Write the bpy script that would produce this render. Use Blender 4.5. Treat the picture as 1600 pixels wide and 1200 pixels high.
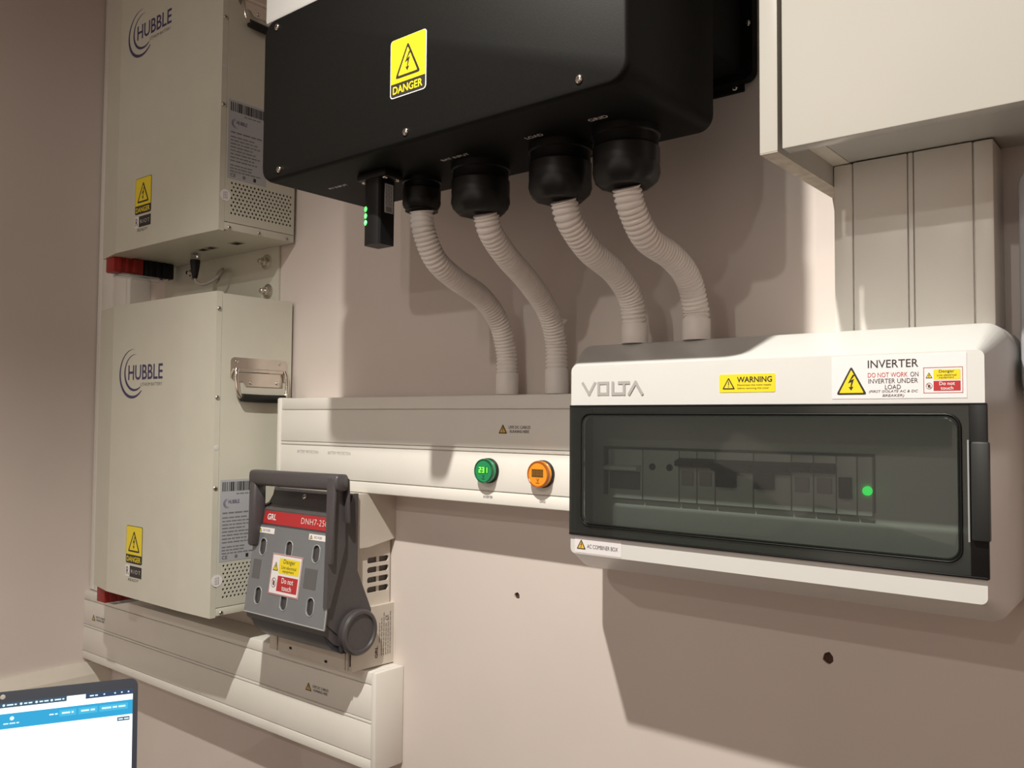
import bpy, bmesh, math, random
from mathutils import Vector, Matrix

for o in list(bpy.data.objects):
    bpy.data.objects.remove(o, do_unlink=True)
scene = bpy.context.scene
col = scene.collection
ZO = 1.30                                   # camera height above the floor; the script's z counts from the camera
PI = math.pi
random.seed(4)

# ------------------------------------------------------------------ camera
cam_data = bpy.data.cameras.new('camera')
cam = bpy.data.objects.new('camera', cam_data)
col.objects.link(cam)
cam_data.sensor_fit = 'HORIZONTAL'
cam_data.sensor_width = 36.0
cam_data.lens = 1339.94 / 1600 * 36.0
cam_data.clip_start = 0.01
yaw, pitch, roll = math.radians(39.282), math.radians(2.421), math.radians(0.4475)
fwd = Vector((-math.sin(yaw) * math.cos(pitch), math.cos(yaw) * math.cos(pitch), math.sin(pitch)))
r0 = Vector((math.cos(yaw), math.sin(yaw), 0))
u0 = r0.cross(fwd)
rr = r0 * math.cos(roll) + u0 * math.sin(roll)
uu = u0 * math.cos(roll) - r0 * math.sin(roll)
m = Matrix((rr, uu, -fwd)).transposed().to_4x4()
m.translation = Vector((0, -1, ZO))
cam.matrix_world = m
scene.camera = cam

# ------------------------------------------------------------------ world, lamps, exposure
world = bpy.data.worlds.new('world')
scene.world = world
world.use_nodes = True
world.node_tree.nodes['Background'].inputs[0].default_value = (1.0, 0.80, 0.68, 1)
world.node_tree.nodes['Background'].inputs[1].default_value = 0.95
scene.view_settings.view_transform = 'Standard'
scene.view_settings.look = 'None'
scene.view_settings.gamma = 1.0
scene.view_settings.use_curve_mapping = False
scene.view_settings.exposure = 0.22
CEIL = 1.16


def downlight(loc, watts, beam, blend, tilt=0.0, colour=(1.0, 0.945, 0.85)):
    ld = bpy.data.lights.new('downlight', 'SPOT')
    ld.energy = watts
    ld.color = colour
    ld.shadow_soft_size = 0.017
    ld.spot_size = math.radians(beam)
    ld.spot_blend = blend
    lo = bpy.data.objects.new('downlight', ld)
    lo.location = (loc[0], loc[1], loc[2] + ZO)
    lo.rotation_euler = (0, math.radians(tilt), 0)
    col.objects.link(lo)
    return lo


downlight((-0.47, -1.01, 1.13), 108, 126, 0.6)
downlight((-0.45, -2.45, 1.13), 23, 178, 0.2)
downlight((-0.05, -3.30, 1.13), 16, 178, 0.2)

# ------------------------------------------------------------------ materials
MATS = {}


def mat(name, c, rough=0.5, metal=0.0, noise=0.0, nscale=40.0, bump=0.0, bscale=300.0, emit=None, estr=0.0, spec=0.5, coat=0.0):
    if name in MATS:
        return MATS[name]
    mt = bpy.data.materials.new(name)
    mt.use_nodes = True
    nt = mt.node_tree
    b = nt.nodes['Principled BSDF']
    b.inputs['Base Color'].default_value = (*c, 1)
    b.inputs['Roughness'].default_value = rough
    b.inputs['Metallic'].default_value = metal
    b.inputs['Specular IOR Level'].default_value = spec
    b.inputs['Coat Weight'].default_value = coat
    if emit:
        b.inputs['Emission Color'].default_value = (*emit, 1)
        b.inputs['Emission Strength'].default_value = estr
    tc = nt.nodes.new('ShaderNodeTexCoord')
    if noise > 0:
        n = nt.nodes.new('ShaderNodeTexNoise')
        n.inputs['Scale'].default_value = nscale
        n.inputs['Detail'].default_value = 4
        nt.links.new(tc.outputs['Object'], n.inputs['Vector'])
        rp = nt.nodes.new('ShaderNodeMapRange')
        rp.inputs[1].default_value = 0.3
        rp.inputs[2].default_value = 0.7
        rp.inputs[3].default_value = 1 - noise
        rp.inputs[4].default_value = 1 + noise
        nt.links.new(n.outputs['Fac'], rp.inputs[0])
        mx = nt.nodes.new('ShaderNodeMix')
        mx.data_type = 'RGBA'
        mx.blend_type = 'MULTIPLY'
        mx.inputs[0].default_value = 1
        mx.inputs[6].default_value = (*c, 1)
        nt.links.new(rp.outputs[0], mx.inputs[7])
        nt.links.new(mx.outputs[2], b.inputs['Base Color'])
    if bump > 0:
        n2 = nt.nodes.new('ShaderNodeTexNoise')
        n2.inputs['Scale'].default_value = bscale
        n2.inputs['Detail'].default_value = 3
        nt.links.new(tc.outputs['Object'], n2.inputs['Vector'])
        bp = nt.nodes.new('ShaderNodeBump')
        bp.inputs['Strength'].default_value = bump
        bp.inputs['Distance'].default_value = 0.001
        nt.links.new(n2.outputs['Fac'], bp.inputs['Height'])
        nt.links.new(bp.outputs[0], b.inputs['Normal'])
    MATS[name] = mt
    return mt


def tinted(name, tint, gloss=0.08, rough=0.05, gcol=(1, 1, 1), haze=0.0):
    mt = bpy.data.materials.new(name)
    mt.use_nodes = True
    nt = mt.node_tree
    nt.nodes.remove(nt.nodes['Principled BSDF'])
    out = nt.nodes['Material Output']
    t = nt.nodes.new('ShaderNodeBsdfTransparent')
    t.inputs[0].default_value = (*tint, 1)
    g = nt.nodes.new('ShaderNodeBsdfGlossy')
    g.inputs['Color'].default_value = (*gcol, 1)
    g.inputs['Roughness'].default_value = rough
    fr = nt.nodes.new('ShaderNodeFresnel')
    fr.inputs[0].default_value = 1.45
    mu = nt.nodes.new('ShaderNodeMath')
    mu.operation = 'MULTIPLY'
    mu.inputs[1].default_value = gloss / 0.04
    nt.links.new(fr.outputs[0], mu.inputs[0])
    mx = nt.nodes.new('ShaderNodeMixShader')
    nt.links.new(mu.outputs[0], mx.inputs[0])
    if haze:
        df = nt.nodes.new('ShaderNodeBsdfDiffuse')
        df.inputs[0].default_value = (0.5, 0.55, 0.52, 1)
        hm = nt.nodes.new('ShaderNodeMixShader')
        hm.inputs[0].default_value = haze
        nt.links.new(t.outputs[0], hm.inputs[1])
        nt.links.new(df.outputs[0], hm.inputs[2])
        nt.links.new(hm.outputs[0], mx.inputs[1])
    else:
        nt.links.new(t.outputs[0], mx.inputs[1])
    nt.links.new(g.outputs[0], mx.inputs[2])
    nt.links.new(mx.outputs[0], out.inputs['Surface'])
    MATS[name] = mt
    return mt


def M(n):
    return MATS[n]


mat('wall', (0.70, 0.63, 0.59), 0.75, noise=0.02, nscale=6, bump=0.10, bscale=90, spec=0.3)
mat('ceiling', (0.45, 0.42, 0.38), 0.9)
mat('floor', (0.10, 0.075, 0.06), 0.5, noise=0.15, nscale=5)
mat('brown_wall', (0.26, 0.17, 0.13), 0.7, noise=0.05, nscale=6)
mat('trim', (0.74, 0.70, 0.62), 0.5, noise=0.02)
mat('pvc', (0.83, 0.81, 0.76), 0.35, noise=0.015, nscale=15)
mat('pvc_gap', (0.30, 0.25, 0.21), 0.8)
mat('hose', (0.88, 0.84, 0.81), 0.45, noise=0.02, nscale=60)
mat('battery_paint', (0.61, 0.60, 0.515), 0.38, noise=0.02, nscale=20, bump=0.06, bscale=900)
mat('black_paint', (0.0075, 0.0073, 0.0068), 0.55, noise=0.12, nscale=500, bump=0.10, bscale=900, spec=0.10)
mat('black_plastic', (0.006, 0.006, 0.0065), 0.42, noise=0.1, nscale=80, spec=0.3)
mat('black_rubber', (0.009, 0.0085, 0.008), 0.5, noise=0.1, nscale=80, spec=0.35)
mat('white_paint', (0.64, 0.645, 0.63), 0.35, noise=0.01)
mat('door_white', (0.48, 0.465, 0.425), 0.3, noise=0.015, nscale=8)
mat('door_edge', (0.66, 0.60, 0.52), 0.5, noise=0.04, nscale=30)
mat('raw_board', (0.52, 0.45, 0.37), 0.8, noise=0.2, nscale=60)
mat('chrome', (0.72, 0.68, 0.62), 0.18, metal=1.0, noise=0.05, nscale=60)
mat('steel', (0.60, 0.57, 0.52), 0.32, metal=1.0, noise=0.08, nscale=120)
mat('screw_dark', (0.10, 0.09, 0.08), 0.5, metal=0.6)
mat('yellow', (0.86, 0.68, 0.02), 0.4)
mat('amber', (0.85, 0.50, 0.06), 0.4)
mat('print_black', (0.025, 0.022, 0.02), 0.5)
mat('print_white', (0.84, 0.82, 0.82), 0.45)
mat('print_grey', (0.20, 0.185, 0.185), 0.6)
mat('print_faint', (0.40, 0.37, 0.37), 0.6)
mat('print_red', (0.46, 0.028, 0.032), 0.45)
mat('print_brick', (0.45, 0.10, 0.09), 0.5)
mat('print_navy', (0.055, 0.045, 0.13), 0.45)
mat('sticker_white', (0.80, 0.78, 0.80), 0.35)
mat('sticker_grey', (0.44, 0.455, 0.49), 0.4)
mat('case_white', (0.68, 0.685, 0.67), 0.3, noise=0.01)
mat('volta_grey', (0.40, 0.39, 0.38), 0.5)
mat('fuse_grey', (0.075, 0.068, 0.072), 0.40, noise=0.06, nscale=150, bump=0.05, bscale=1200)
mat('fuse_navy', (0.022, 0.028, 0.040), 0.35)
mat('fuse_beige', (0.62, 0.57, 0.50), 0.5, noise=0.02)
mat('fuse_inside', (0.10, 0.085, 0.075), 0.6)
mat('smoke_panel', (0.17, 0.182, 0.195), 0.12, noise=0.04, nscale=20, coat=0.6)
mat('smoke_inset', (0.115, 0.115, 0.12), 0.15)
mat('smoke_rim', (0.36, 0.38, 0.38), 0.18)
mat('latch_black', (0.020, 0.022, 0.022), 0.45)
mat('terminal_red', (0.30, 0.014, 0.012), 0.4, noise=0.08, nscale=40)
mat('cable_grey', (0.40, 0.37, 0.33), 0.5)
mat('dark_hole', (0.012, 0.010, 0.010), 0.9)
mat('hole_brown', (0.07, 0.035, 0.022), 0.95, noise=0.3, nscale=200)
mat('led_green', (0.1, 0.9, 0.3), 0.4, emit=(0.02, 0.80, 0.10), estr=1.3)
mat('led_dongle', (0.2, 0.9, 0.4), 0.4, emit=(0.06, 0.95, 0.08), estr=3.0)
mat('meter_green', (0.005, 0.24, 0.085), 0.12, coat=0.6, emit=(0.0, 0.30, 0.10), estr=0.12)
mat('meter_green_dark', (0.004, 0.10, 0.04), 0.12, coat=0.5)
mat('meter_screen', (0.01, 0.10, 0.03), 0.3, emit=(0.0, 0.14, 0.02), estr=0.8)
mat('digit_green', (0.2, 0.9, 0.1), 0.4, emit=(0.22, 1.0, 0.05), estr=1.6)
mat('meter_orange', (0.86, 0.33, 0.015), 0.12, coat=0.6)
mat('meter_orange_dark', (0.42, 0.10, 0.01), 0.12, coat=0.5)
mat('meter_screen_off', (0.17, 0.075, 0.012), 0.35)
mat('digit_off', (0.30, 0.14, 0.02), 0.4)
mat('grey_case', (0.42, 0.42, 0.45), 0.4, noise=0.02)
mat('laptop_bezel', (0.030, 0.037, 0.055), 0.35)
mat('laptop_lid', (0.10, 0.10, 0.11), 0.35)
mat('wood', (0.32, 0.20, 0.12), 0.5, noise=0.2, nscale=12)
for nm, c, s in (('scr_white', (0.93, 0.98, 1.0), 1.3), ('scr_blue', (0.02, 0.40, 0.72), 0.85), ('scr_blue_pale', (0.06, 0.52, 0.80), 0.85),
                 ('scr_dark', (0.045, 0.11, 0.17), 0.75), ('scr_navy', (0.03, 0.07, 0.16), 0.7), ('scr_text', (0.7, 0.9, 1.0), 1.0)):
    mat(nm, (0.01, 0.01, 0.01), 0.25, emit=c, estr=s)
tinted('smoke_glass', (0.45, 0.49, 0.465), 0.03, 0.06, haze=0.035)
tinted('smoke_glass_frame', (0.30, 0.335, 0.32), 0.04, 0.12, haze=0.03)
tinted('clear_plastic', (0.80, 0.82, 0.82), 0.05, 0.1)


# ------------------------------------------------------------------ mesh collector
class G:
    def __init__(self):
        self.v, self.f, self.mi, self.mats = [], [], [], []

    def slot(self, name):
        if name not in self.mats:
            self.mats.append(name)
        return self.mats.index(name)

    def add(self, vs, fs, mt):
        k = len(self.v)
        s = self.slot(mt)
        self.v += [Vector(p) for p in vs]
        for f in fs:
            self.f.append([i + k for i in f])
            self.mi.append(s)
        return self

    def bm(self, bm, mt, tf=None):
        bm.verts.ensure_lookup_table()
        bm.verts.index_update()
        vs = [tf(v.co) if tf else v.co.copy() for v in bm.verts]
        fs = [[v.index for v in f.verts] for f in bm.faces]
        bm.free()
        return self.add(vs, fs, mt)

    def box(self, x0, x1, y0, y1, z0, z1, mt, r=0.0, seg=2, tf=None):
        bm = bmesh.new()
        bmesh.ops.create_cube(bm, size=1)
        for v in bm.verts:
            v.co = Vector(((x0 + x1) / 2 + v.co.x * (x1 - x0), (y0 + y1) / 2 + v.co.y * (y1 - y0), (z0 + z1) / 2 + v.co.z * (z1 - z0)))
        if r > 0:
            bmesh.ops.bevel(bm, geom=bm.edges[:], offset=r, segments=seg, profile=0.5, affect='EDGES', clamp_overlap=True)
        return self.bm(bm, mt, tf)

    def prism(self, pts, fr, w0, w1, mt):
        """polygon pts (u, v) in frame fr, extruded from w0 to w1 along the frame's normal"""
        n = len(pts)
        vs = [fr(u, v, w0) for u, v in pts] + [fr(u, v, w1) for u, v in pts]
        fs = [list(range(n))[::-1], list(range(n, 2 * n))]
        for i in range(n):
            j = (i + 1) % n
            fs.append([i, j, n + j, n + i])
        return self.add(vs, fs, mt)

    def lathe(self, prof, c, axis, mt, seg=24, mod=None):
        """profile of (radius, height) turned about axis through c"""
        a = Vector(axis).normalized()
        t = Vector((0, 0, 1)) if abs(a.z) < 0.9 else Vector((1, 0, 0))
        e1 = a.cross(t).normalized()
        e2 = a.cross(e1)
        c = Vector(c)
        vs, fs = [], []
        for k, (r, h) in enumerate(prof):
            for i in range(seg):
                th = 2 * PI * i / seg
                q = r * (mod(th, k) if mod else 1)
                vs.append(c + a * h + e1 * (q * math.cos(th)) + e2 * (q * math.sin(th)))
        for k in range(len(prof) - 1):
            for i in range(seg):
                j = (i + 1) % seg
                fs.append([k * seg + i, k * seg + j, (k + 1) * seg + j, (k + 1) * seg + i])
        fs.append(list(range(seg))[::-1])
        fs.append([(len(prof) - 1) * seg + i for i in range(seg)])
        return self.add(vs, fs, mt)

    def tube(self, path, rad, mt, seg=10, cap=True):
        """round tube through a dense list of points; rad may be a number or a list"""
        P = [Vector(p) for p in path]
        n = len(P)
        T = [(P[min(i + 1, n - 1)] - P[max(i - 1, 0)]).normalized() for i in range(n)]
        t0 = Vector((0, 0, 1)) if abs(T[0].z) < 0.9 else Vector((1, 0, 0))
        nrm = T[0].cross(t0).normalized()
        vs, fs = [], []
        for i in range(n):
            nrm = (nrm - T[i] * nrm.dot(T[i])).normalized()
            bn = T[i].cross(nrm)
            r = rad[i] if isinstance(rad, (list, tuple)) else rad
            for k in range(seg):
                th = 2 * PI * k / seg
                vs.append(P[i] + nrm * (r * math.cos(th)) + bn * (r * math.sin(th)))
        for i in range(n - 1):
            for k in range(seg):
                j = (k + 1) % seg
                fs.append([i * seg + k, i * seg + j, (i + 1) * seg + j, (i + 1) * seg + k])
        if cap:
            fs.append(list(range(seg))[::-1])
            fs.append([(n - 1) * seg + k for k in range(seg)])
        return self.add(vs, fs, mt)

    def loft(self, rings, mt, cap0=True, cap1=True):
        n = len(rings[0])
        vs = [p for r in rings for p in r]
        fs = []
        for k in range(len(rings) - 1):
            for i in range(n):
                j = (i + 1) % n
                fs.append([k * n + i, k * n + j, (k + 1) * n + j, (k + 1) * n + i])
        if cap0:
            fs.append(list(range(n))[::-1])
        if cap1:
            fs.append([(len(rings) - 1) * n + i for i in range(n)])
        return self.add(vs, fs, mt)

    def plate(self, outer, holes, fr, w0, w1, mt):
        """flat plate with holes"""
        cu = bpy.data.curves.new('tmp', 'CURVE')
        cu.dimensions = '2D'
        cu.fill_mode = 'BOTH'
        cu.extrude = abs(w1 - w0) / 2
        for poly in [outer] + list(holes):
            sp = cu.splines.new('POLY')
            sp.points.add(len(poly) - 1)
            for q, p in zip(sp.points, poly):
                q.co = (p[0], p[1], 0, 1)
            sp.use_cyclic_u = True
        ob = bpy.data.objects.new('tmp', cu)
        me = bpy.data.meshes.new_from_object(ob)
        wm = (w0 + w1) / 2
        self.add([fr(v.co.x, v.co.y, wm + v.co.z) for v in me.vertices], [list(p.vertices) for p in me.polygons], mt)
        bpy.data.objects.remove(ob)
        bpy.data.curves.remove(cu)
        bpy.data.meshes.remove(me)
        return self

    def text(self, s, fr, box, w, mt, bold=0.0, shear=0.0, rot=0, spacing=1.0):
        """lettering fitted into box (u0, v0, u1, v1)"""
        cu = bpy.data.curves.new('tmp', 'FONT')
        cu.body = s
        cu.size = 1
        cu.resolution_u = 3
        cu.offset = bold
        cu.shear = shear
        cu.space_character = spacing
        ob = bpy.data.objects.new('tmp', cu)
        me = bpy.data.meshes.new_from_object(ob)
        vs = [v.co.copy() for v in me.vertices]
        fs = [list(p.vertices) for p in me.polygons]
        bpy.data.objects.remove(ob)
        bpy.data.curves.remove(cu)
        bpy.data.meshes.remove(me)
        if not vs:
            return self
        if rot == 90:
            vs = [Vector((-v.y, v.x, 0)) for v in vs]
        x0, x1 = min(v.x for v in vs), max(v.x for v in vs)
        y0, y1 = min(v.y for v in vs), max(v.y for v in vs)
        a, b, c, d = box
        out = []
        for v in vs:
            out.append(fr(a + (v.x - x0) / max(1e-6, x1 - x0) * (c - a), b + (v.y - y0) / max(1e-6, y1 - y0) * (d - b), w))
        return self.add(out, fs, mt)

    def sheet(self, pts, fr, w, mt):
        return self.add([fr(u, v, w) for u, v in pts], [list(range(len(pts)))], mt)

    def rect(self, a, b, c, d, fr, w, mt):
        return self.sheet([(a, b), (c, b), (c, d), (a, d)], fr, w, mt)

    def obj(self, name, parent=None, smooth=24):
        o = origin_of(parent) if parent else Vector((0, 0, 0))
        me = bpy.data.meshes.new(name)
        if parent is None:
            lo = Vector([min(v[i] for v in self.v) for i in range(3)])
            hi = Vector([max(v[i] for v in self.v) for i in range(3)])
            o = Vector(((lo.x + hi.x) / 2, (lo.y + hi.y) / 2, lo.z))
        me.from_pydata([v - o for v in self.v], [], self.f)
        for n in self.mats:
            me.materials.append(MATS[n])
        me.polygons.foreach_set('material_index', self.mi)
        bm = bmesh.new()
        bm.from_mesh(me)
        if not getattr(self, 'flat', False):
            bmesh.ops.recalc_face_normals(bm, faces=bm.faces)
        bm.to_mesh(me)
        bm.free()
        if smooth:
            me.polygons.foreach_set('use_smooth', [True] * len(me.polygons))
            me.set_sharp_from_angle(angle=math.radians(smooth))
        me.update()
        ob = bpy.data.objects.new(name, me)
        col.objects.link(ob)
        if parent:
            ob.parent = parent
        else:
            ob.location = o
        return ob


def origin_of(p):
    o = Vector((0, 0, 0))
    while p:
        o += Vector(p.location)
        p = p.parent
    return o


def thing(name, label, cat, loc, group=None):
    o = bpy.data.objects.new(name, None)
    o.empty_display_size = 0.05
    col.objects.link(o)
    o.location = loc
    o['label'] = label
    o['category'] = cat
    if group:
        o['group'] = group
    return o


def tag(o, label, cat=None, group=None):
    o['label'] = label
    if cat:
        o['category'] = cat
    if group:
        o['group'] = group
    return o


def struct(o):
    o['kind'] = 'structure'
    return o


def copy_tree(o, parent=None):
    c = o.copy()
    col.objects.link(c)
    c.parent = parent
    for ch in list(o.children):
        copy_tree(ch, c)
    return c


# frames: (u, v, w) -> world, with z counted from the camera's height
def front(y, k=1.0):
    return lambda u, v, w: Vector((u * k, y - w, v * k + ZO))


def side(x):
    return lambda u, v, w: Vector((x + w, u, v + ZO))


def under(z):
    return lambda u, v, w: Vector((u, -v, z - w + ZO))


def rrect(x0, x1, z0, z1, r, n=5):
    pts = []
    for cx, cz, a0 in ((x1 - r, z1 - r, 0), (x0 + r, z1 - r, 90), (x0 + r, z0 + r, 180), (x1 - r, z0 + r, 270)):
        for k in range(n + 1):
            a = math.radians(a0 + 90 * k / n)
            pts.append((cx + r * math.cos(a), cz + r * math.sin(a)))
    return pts


def circle(cx, cy, r, n=16, ry=None):
    ry = ry or r
    return [(cx + r * math.cos(2 * PI * k / n), cy + ry * math.sin(2 * PI * k / n)) for k in range(n)]


def spline(pts, n=24):
    """Catmull-Rom through pts"""
    P = [Vector(p) for p in pts]
    P = [P[0] * 2 - P[1]] + P + [P[-1] * 2 - P[-2]]
    out = []
    for i in range(1, len(P) - 2):
        a, b, c, d = P[i - 1], P[i], P[i + 1], P[i + 2]
        for k in range(n):
            t = k / n
            out.append(0.5 * ((2 * b) + (c - a) * t + (2 * a - 5 * b + 4 * c - d) * t * t + (3 * b - a - 3 * c + d) * t ** 3))
    out.append(P[-2])
    return out


def resample(path, step):
    out = [path[0]]
    acc = 0.0
    for a, b in zip(path, path[1:]):
        L = (b - a).length
        if L < 1e-9:
            continue
        d = step - acc
        while d <= L:
            out.append(a.lerp(b, d / L))
            d += step
        acc = L - (d - step)
    return out


BOLT = [(0.10, 1.0), (-0.13, 0.46), (0.03, 0.54), (-0.01, 0.22), (-0.10, 0.24), (0.02, 0.0), (0.13, 0.26), (0.04, 0.235), (0.16, 0.74), (0.0, 0.64), (0.22, 1.0)]


def tri_pts(cu, v0, wd, ht, r):
    """triangle with rounded corners"""
    cs = [(cu - wd / 2, v0), (cu + wd / 2, v0), (cu, v0 + ht)]
    out = []
    for i in range(3):
        p, a, b = Vector(cs[i]), Vector(cs[i - 1]), Vector(cs[(i + 1) % 3])
        q0 = p + (a - p).normalized() * r
        q1 = p + (b - p).normalized() * r
        for t in (0, .25, .5, .75, 1):
            s = (1 - t) ** 2 * q0 + 2 * t * (1 - t) * p + t * t * q1
            out.append((s.x, s.y))
    return out


def warn_tri(g, fr, cu, v0, wd, ht, w, edge='print_black', fill='yellow', mark='bolt', lw=0.07):
    g.sheet(tri_pts(cu, v0, wd, ht, wd * 0.10), fr, w, edge)
    k = lw * wd
    g.sheet(tri_pts(cu, v0 + k, wd - 3.46 * k, ht - 3.0 * k, wd * 0.04), fr, w + 0.00012, fill)
    if mark == 'bolt':
        h = ht * 0.56
        g.sheet([(cu + (x - 0.03) * h * 1.3, v0 + ht * 0.14 + y * h) for x, y in BOLT], fr, w + 0.00024, edge)
    else:
        g.rect(cu - wd * .03, v0 + ht * .32, cu + wd * .03, v0 + ht * .66, fr, w + 0.00024, edge)
        g.sheet(circle(cu, v0 + ht * .21, wd * .04, 10), fr, w + 0.00024, edge)


def screw(name, parent, c, axis, r, mt='chrome', h=None, slot=True, label=None):
    g = G()
    h = h or r * 0.55
    g.lathe([(r, 0), (r, h * 0.25), (r * 0.85, h * 0.7), (r * 0.5, h * 0.95), (r * 0.2, h)], (c[0], c[1], c[2] + ZO), axis, mt, 14)
    if slot:
        a = Vector(axis).normalized()
        t = Vector((0, 0, 1)) if abs(a.z) < 0.9 else Vector((1, 0, 0))
        e1 = a.cross(t).normalized()
        e2 = a.cross(e1)
        cc = Vector((c[0], c[1], c[2] + ZO)) + a * (h * 0.80)
        for p, q in ((e1 + e2, e1 - e2), (e1 - e2, e1 + e2)):
            p = p.normalized()
            q = q.normalized()
            vs = [cc + p * (sx * r * .5) + q * (sy * r * .11) + a * (sz * h * .24) for sz in (0, 1) for sx, sy in ((-1, -1), (1, -1), (1, 1), (-1, 1))]
            g.add(vs, [[0, 1, 2, 3], [4, 5, 6, 7], [0, 1, 5, 4], [1, 2, 6, 5], [2, 3, 7, 6], [3, 0, 4, 7]], 'screw_dark')
    o = g.obj(name, parent, 50)
    return o


def illegible(g, fr, u0, u1, v, h, w, mt, seed):
    """a line of print too small to read: word-length dashes"""
    rnd = random.Random(seed)
    u = u0
    while u < u1 - h:
        L = min(u1 - u, rnd.uniform(2.0, 6.0) * h)
        g.rect(u, v, u + L, v + h, fr, w, mt)
        u += L + h * 0.8


def barcode(g, fr, u0, u1, v0, v1, w, mt, seed):
    rnd = random.Random(seed)
    u = u0
    unit = (u1 - u0) / 75
    while u < u1 - unit * 3:
        L = unit * rnd.choice((1, 1, 2, 3))
        g.rect(u, v0, u + L, v1, fr, w, mt)
        u += L + unit * rnd.choice((1, 1, 2))


# ================================================================== THE ROOM
XL, XR, YF, ZF = -2.06, 2.2, -5.0, -1.30
HOLES = ((-0.805, -0.2601, 0.0048), (-0.3473, -0.269, 0.0062))
g = G()
hl = []
for k, (hx, hz, hr) in enumerate(HOLES):
    rnd = random.Random(k + 3)
    hl.append([(hx + hr * rnd.uniform(.85, 1.2) * math.cos(2 * PI * i / 14), hz + hr * rnd.uniform(.9, 1.25) * math.sin(2 * PI * i / 14)) for i in range(14)])
g.plate([(XL, ZF), (XR, ZF), (XR, CEIL), (XL, CEIL)], hl, front(0), -0.03, 0, 'wall')
wall_back = struct(g.obj('wall_back', None, 0))
for k, (hx, hz, hr) in enumerate(HOLES):
    g = G()
    g.lathe([(hr * 1.15, 0.003), (hr * 1.0, 0.012), (hr * 0.8, 0.028), (0.0005, 0.0285)], (hx, 0, hz + ZO), (0, 1, 0), 'hole_brown', 14)
    h = g.obj('drill_hole', None, 30)
    h.parent = wall_back
    h.location = Vector(h.location) - Vector(wall_back.location)
for nm, bx, mt in (('wall_right', (0.50, 0.60, -1.7, 0.0, ZF, CEIL), 'brown_wall'), ('wall_left', (XL - 0.1, XL, YF, 0.03, ZF, CEIL), 'wall'),  ('floor', (XL, 5, -9, 0.03, ZF - 0.1, ZF), 'floor'),
                   ('ceiling', (XL, 5, -9, 0.03, CEIL, CEIL + 0.1), 'ceiling')):
    g = G()
    x0, x1, y0, y1, z0, z1 = bx
    g.box(x0, x1, y0, y1, z0 + ZO, z1 + ZO, mt)
    struct(g.obj(nm, None, 0))
# low ledge running along the left wall under the trunking
g = G()
g.prism([(XL, ZF), (XL + 0.02, ZF), (XL + 0.02, -0.60), (XL + 0.008, -0.572), (XL, -0.572)], lambda u, v, w: Vector((u, w, v + ZO)), YF, 0.0, 'trim')
struct(g.obj('trim_1', None, 20))

# ================================================================== INVERTER
inv = thing('inverter', 'large black and white wall-mounted inverter with a yellow danger sticker', 'inverter', (-0.68, -0.20, 0.307 + ZO))
IX0, IX1, IYF, IZ0, IZS, IZ1 = -0.9600, -0.4015, -0.349, 0.3070, 0.5175, 0.69


def inv_ring(y, inset, r, z0=IZ0, z1=IZS):
    return [Vector((x, y, z + ZO)) for x, z in rrect(IX0 + inset, IX1 - inset, z0 + inset, z1 - inset * 0, r, 6)]


g = G()
rings = [inv_ring(-0.178, 0, 0.016), inv_ring(-0.342, 0, 0.018), inv_ring(-0.3477, 0.0013, 0.019), inv_ring(IYF, 0.0035, 0.019)]
g.loft(rings, 'black_paint')
g.obj('lower_cover', inv, 50)
g = G()
g.box(IX0 + 0.001, IX1 - 0.001, -0.3485, -0.178, IZS + 0.001 + ZO, IZ1 + ZO, 'white_paint', 0.004)
tag(g.obj('upper_housing', inv), 'white upper housing')
g = G()
g.loft([[Vector((x, y, z + ZO)) for x, z in rrect(-0.93, -0.4400, 0.4300, 0.69, r, 5)] for y, r in ((-0.008, .006), (-0.1785, .006))], 'black_paint')
g.obj('heat_sink', inv, 40)
g = G()
g.loft([[Vector((x, y, z + ZO)) for x, z in rrect(-0.96, -0.4265, 0.4200, 0.69, .012, 5)] for y in (-0.006, -0.020)], 'black_paint')
g.obj('mounting_flange', inv, 40)
g = G()
g.box(-0.94, -0.4450, -0.007, 0.0, 0.4125 + ZO, 0.68 + ZO, 'black_paint', 0.001)
g.obj('wall_bracket', inv)
for x, z in ((-0.9310, 0.5075), (-0.9212, 0.3188), (-0.6877, 0.3189), (-0.4540, 0.3199)):
    screw('screw', inv, (x, IYF - 0.0002, z), (0, -1, 0), 0.0044)
screw('screw', inv, (-0.4552, -0.0072, 0.4180), (0, -1, 0), 0.0040)
screw('screw', inv, (-0.4325, -0.0202, 0.4890), (0, -1, 0), 0.0040)
# danger sticker
g = G()
fr = front(IYF, 0.8389)
g.prism(rrect(-0.8505, -0.7825, 0.4300, 0.5095, 0.005), fr, 0, 0.0004, 'print_white')
g.sheet(rrect(-0.8492, -0.7838, 0.4313, 0.5090, 0.0045), fr, 0.0006, 'print_black')
g.sheet([(-0.8492, 0.4492)] + [(-0.7838, 0.4492)] + rrect(-0.8492, -0.7838, 0.445, 0.5090, 0.0045)[:12], fr, 0.0008, 'yellow')
warn_tri(g, fr, -0.8165, 0.4550, 0.048, 0.046, 0.0010)
g.text('DANGER', fr, (-0.8445, 0.4347, -0.7885, 0.4455), 0.0010, 'yellow', 0.02)
g.flat = True
tag(g.obj('danger_sticker', inv, 0), 'yellow and black danger sticker with a lightning triangle')
# print on the underside
uf = under(IZ0)
for s, bx in (('PV INPUT', (-0.9080, 0.2755, -0.8720, 0.2810)), ('BAT INPUT', (-0.7020, 0.2735, -0.6590, 0.2795)), ('LOAD', (-0.5740, 0.2745, -0.5510, 0.2815)), ('GRID', (-0.4890, 0.2785, -0.4660, 0.2855))):
    g = G()
    g.text(s, uf, bx, 0.0003, 'print_white', 0.012)
    g.flat = True
    g.obj('lettering', inv, 0)


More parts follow.
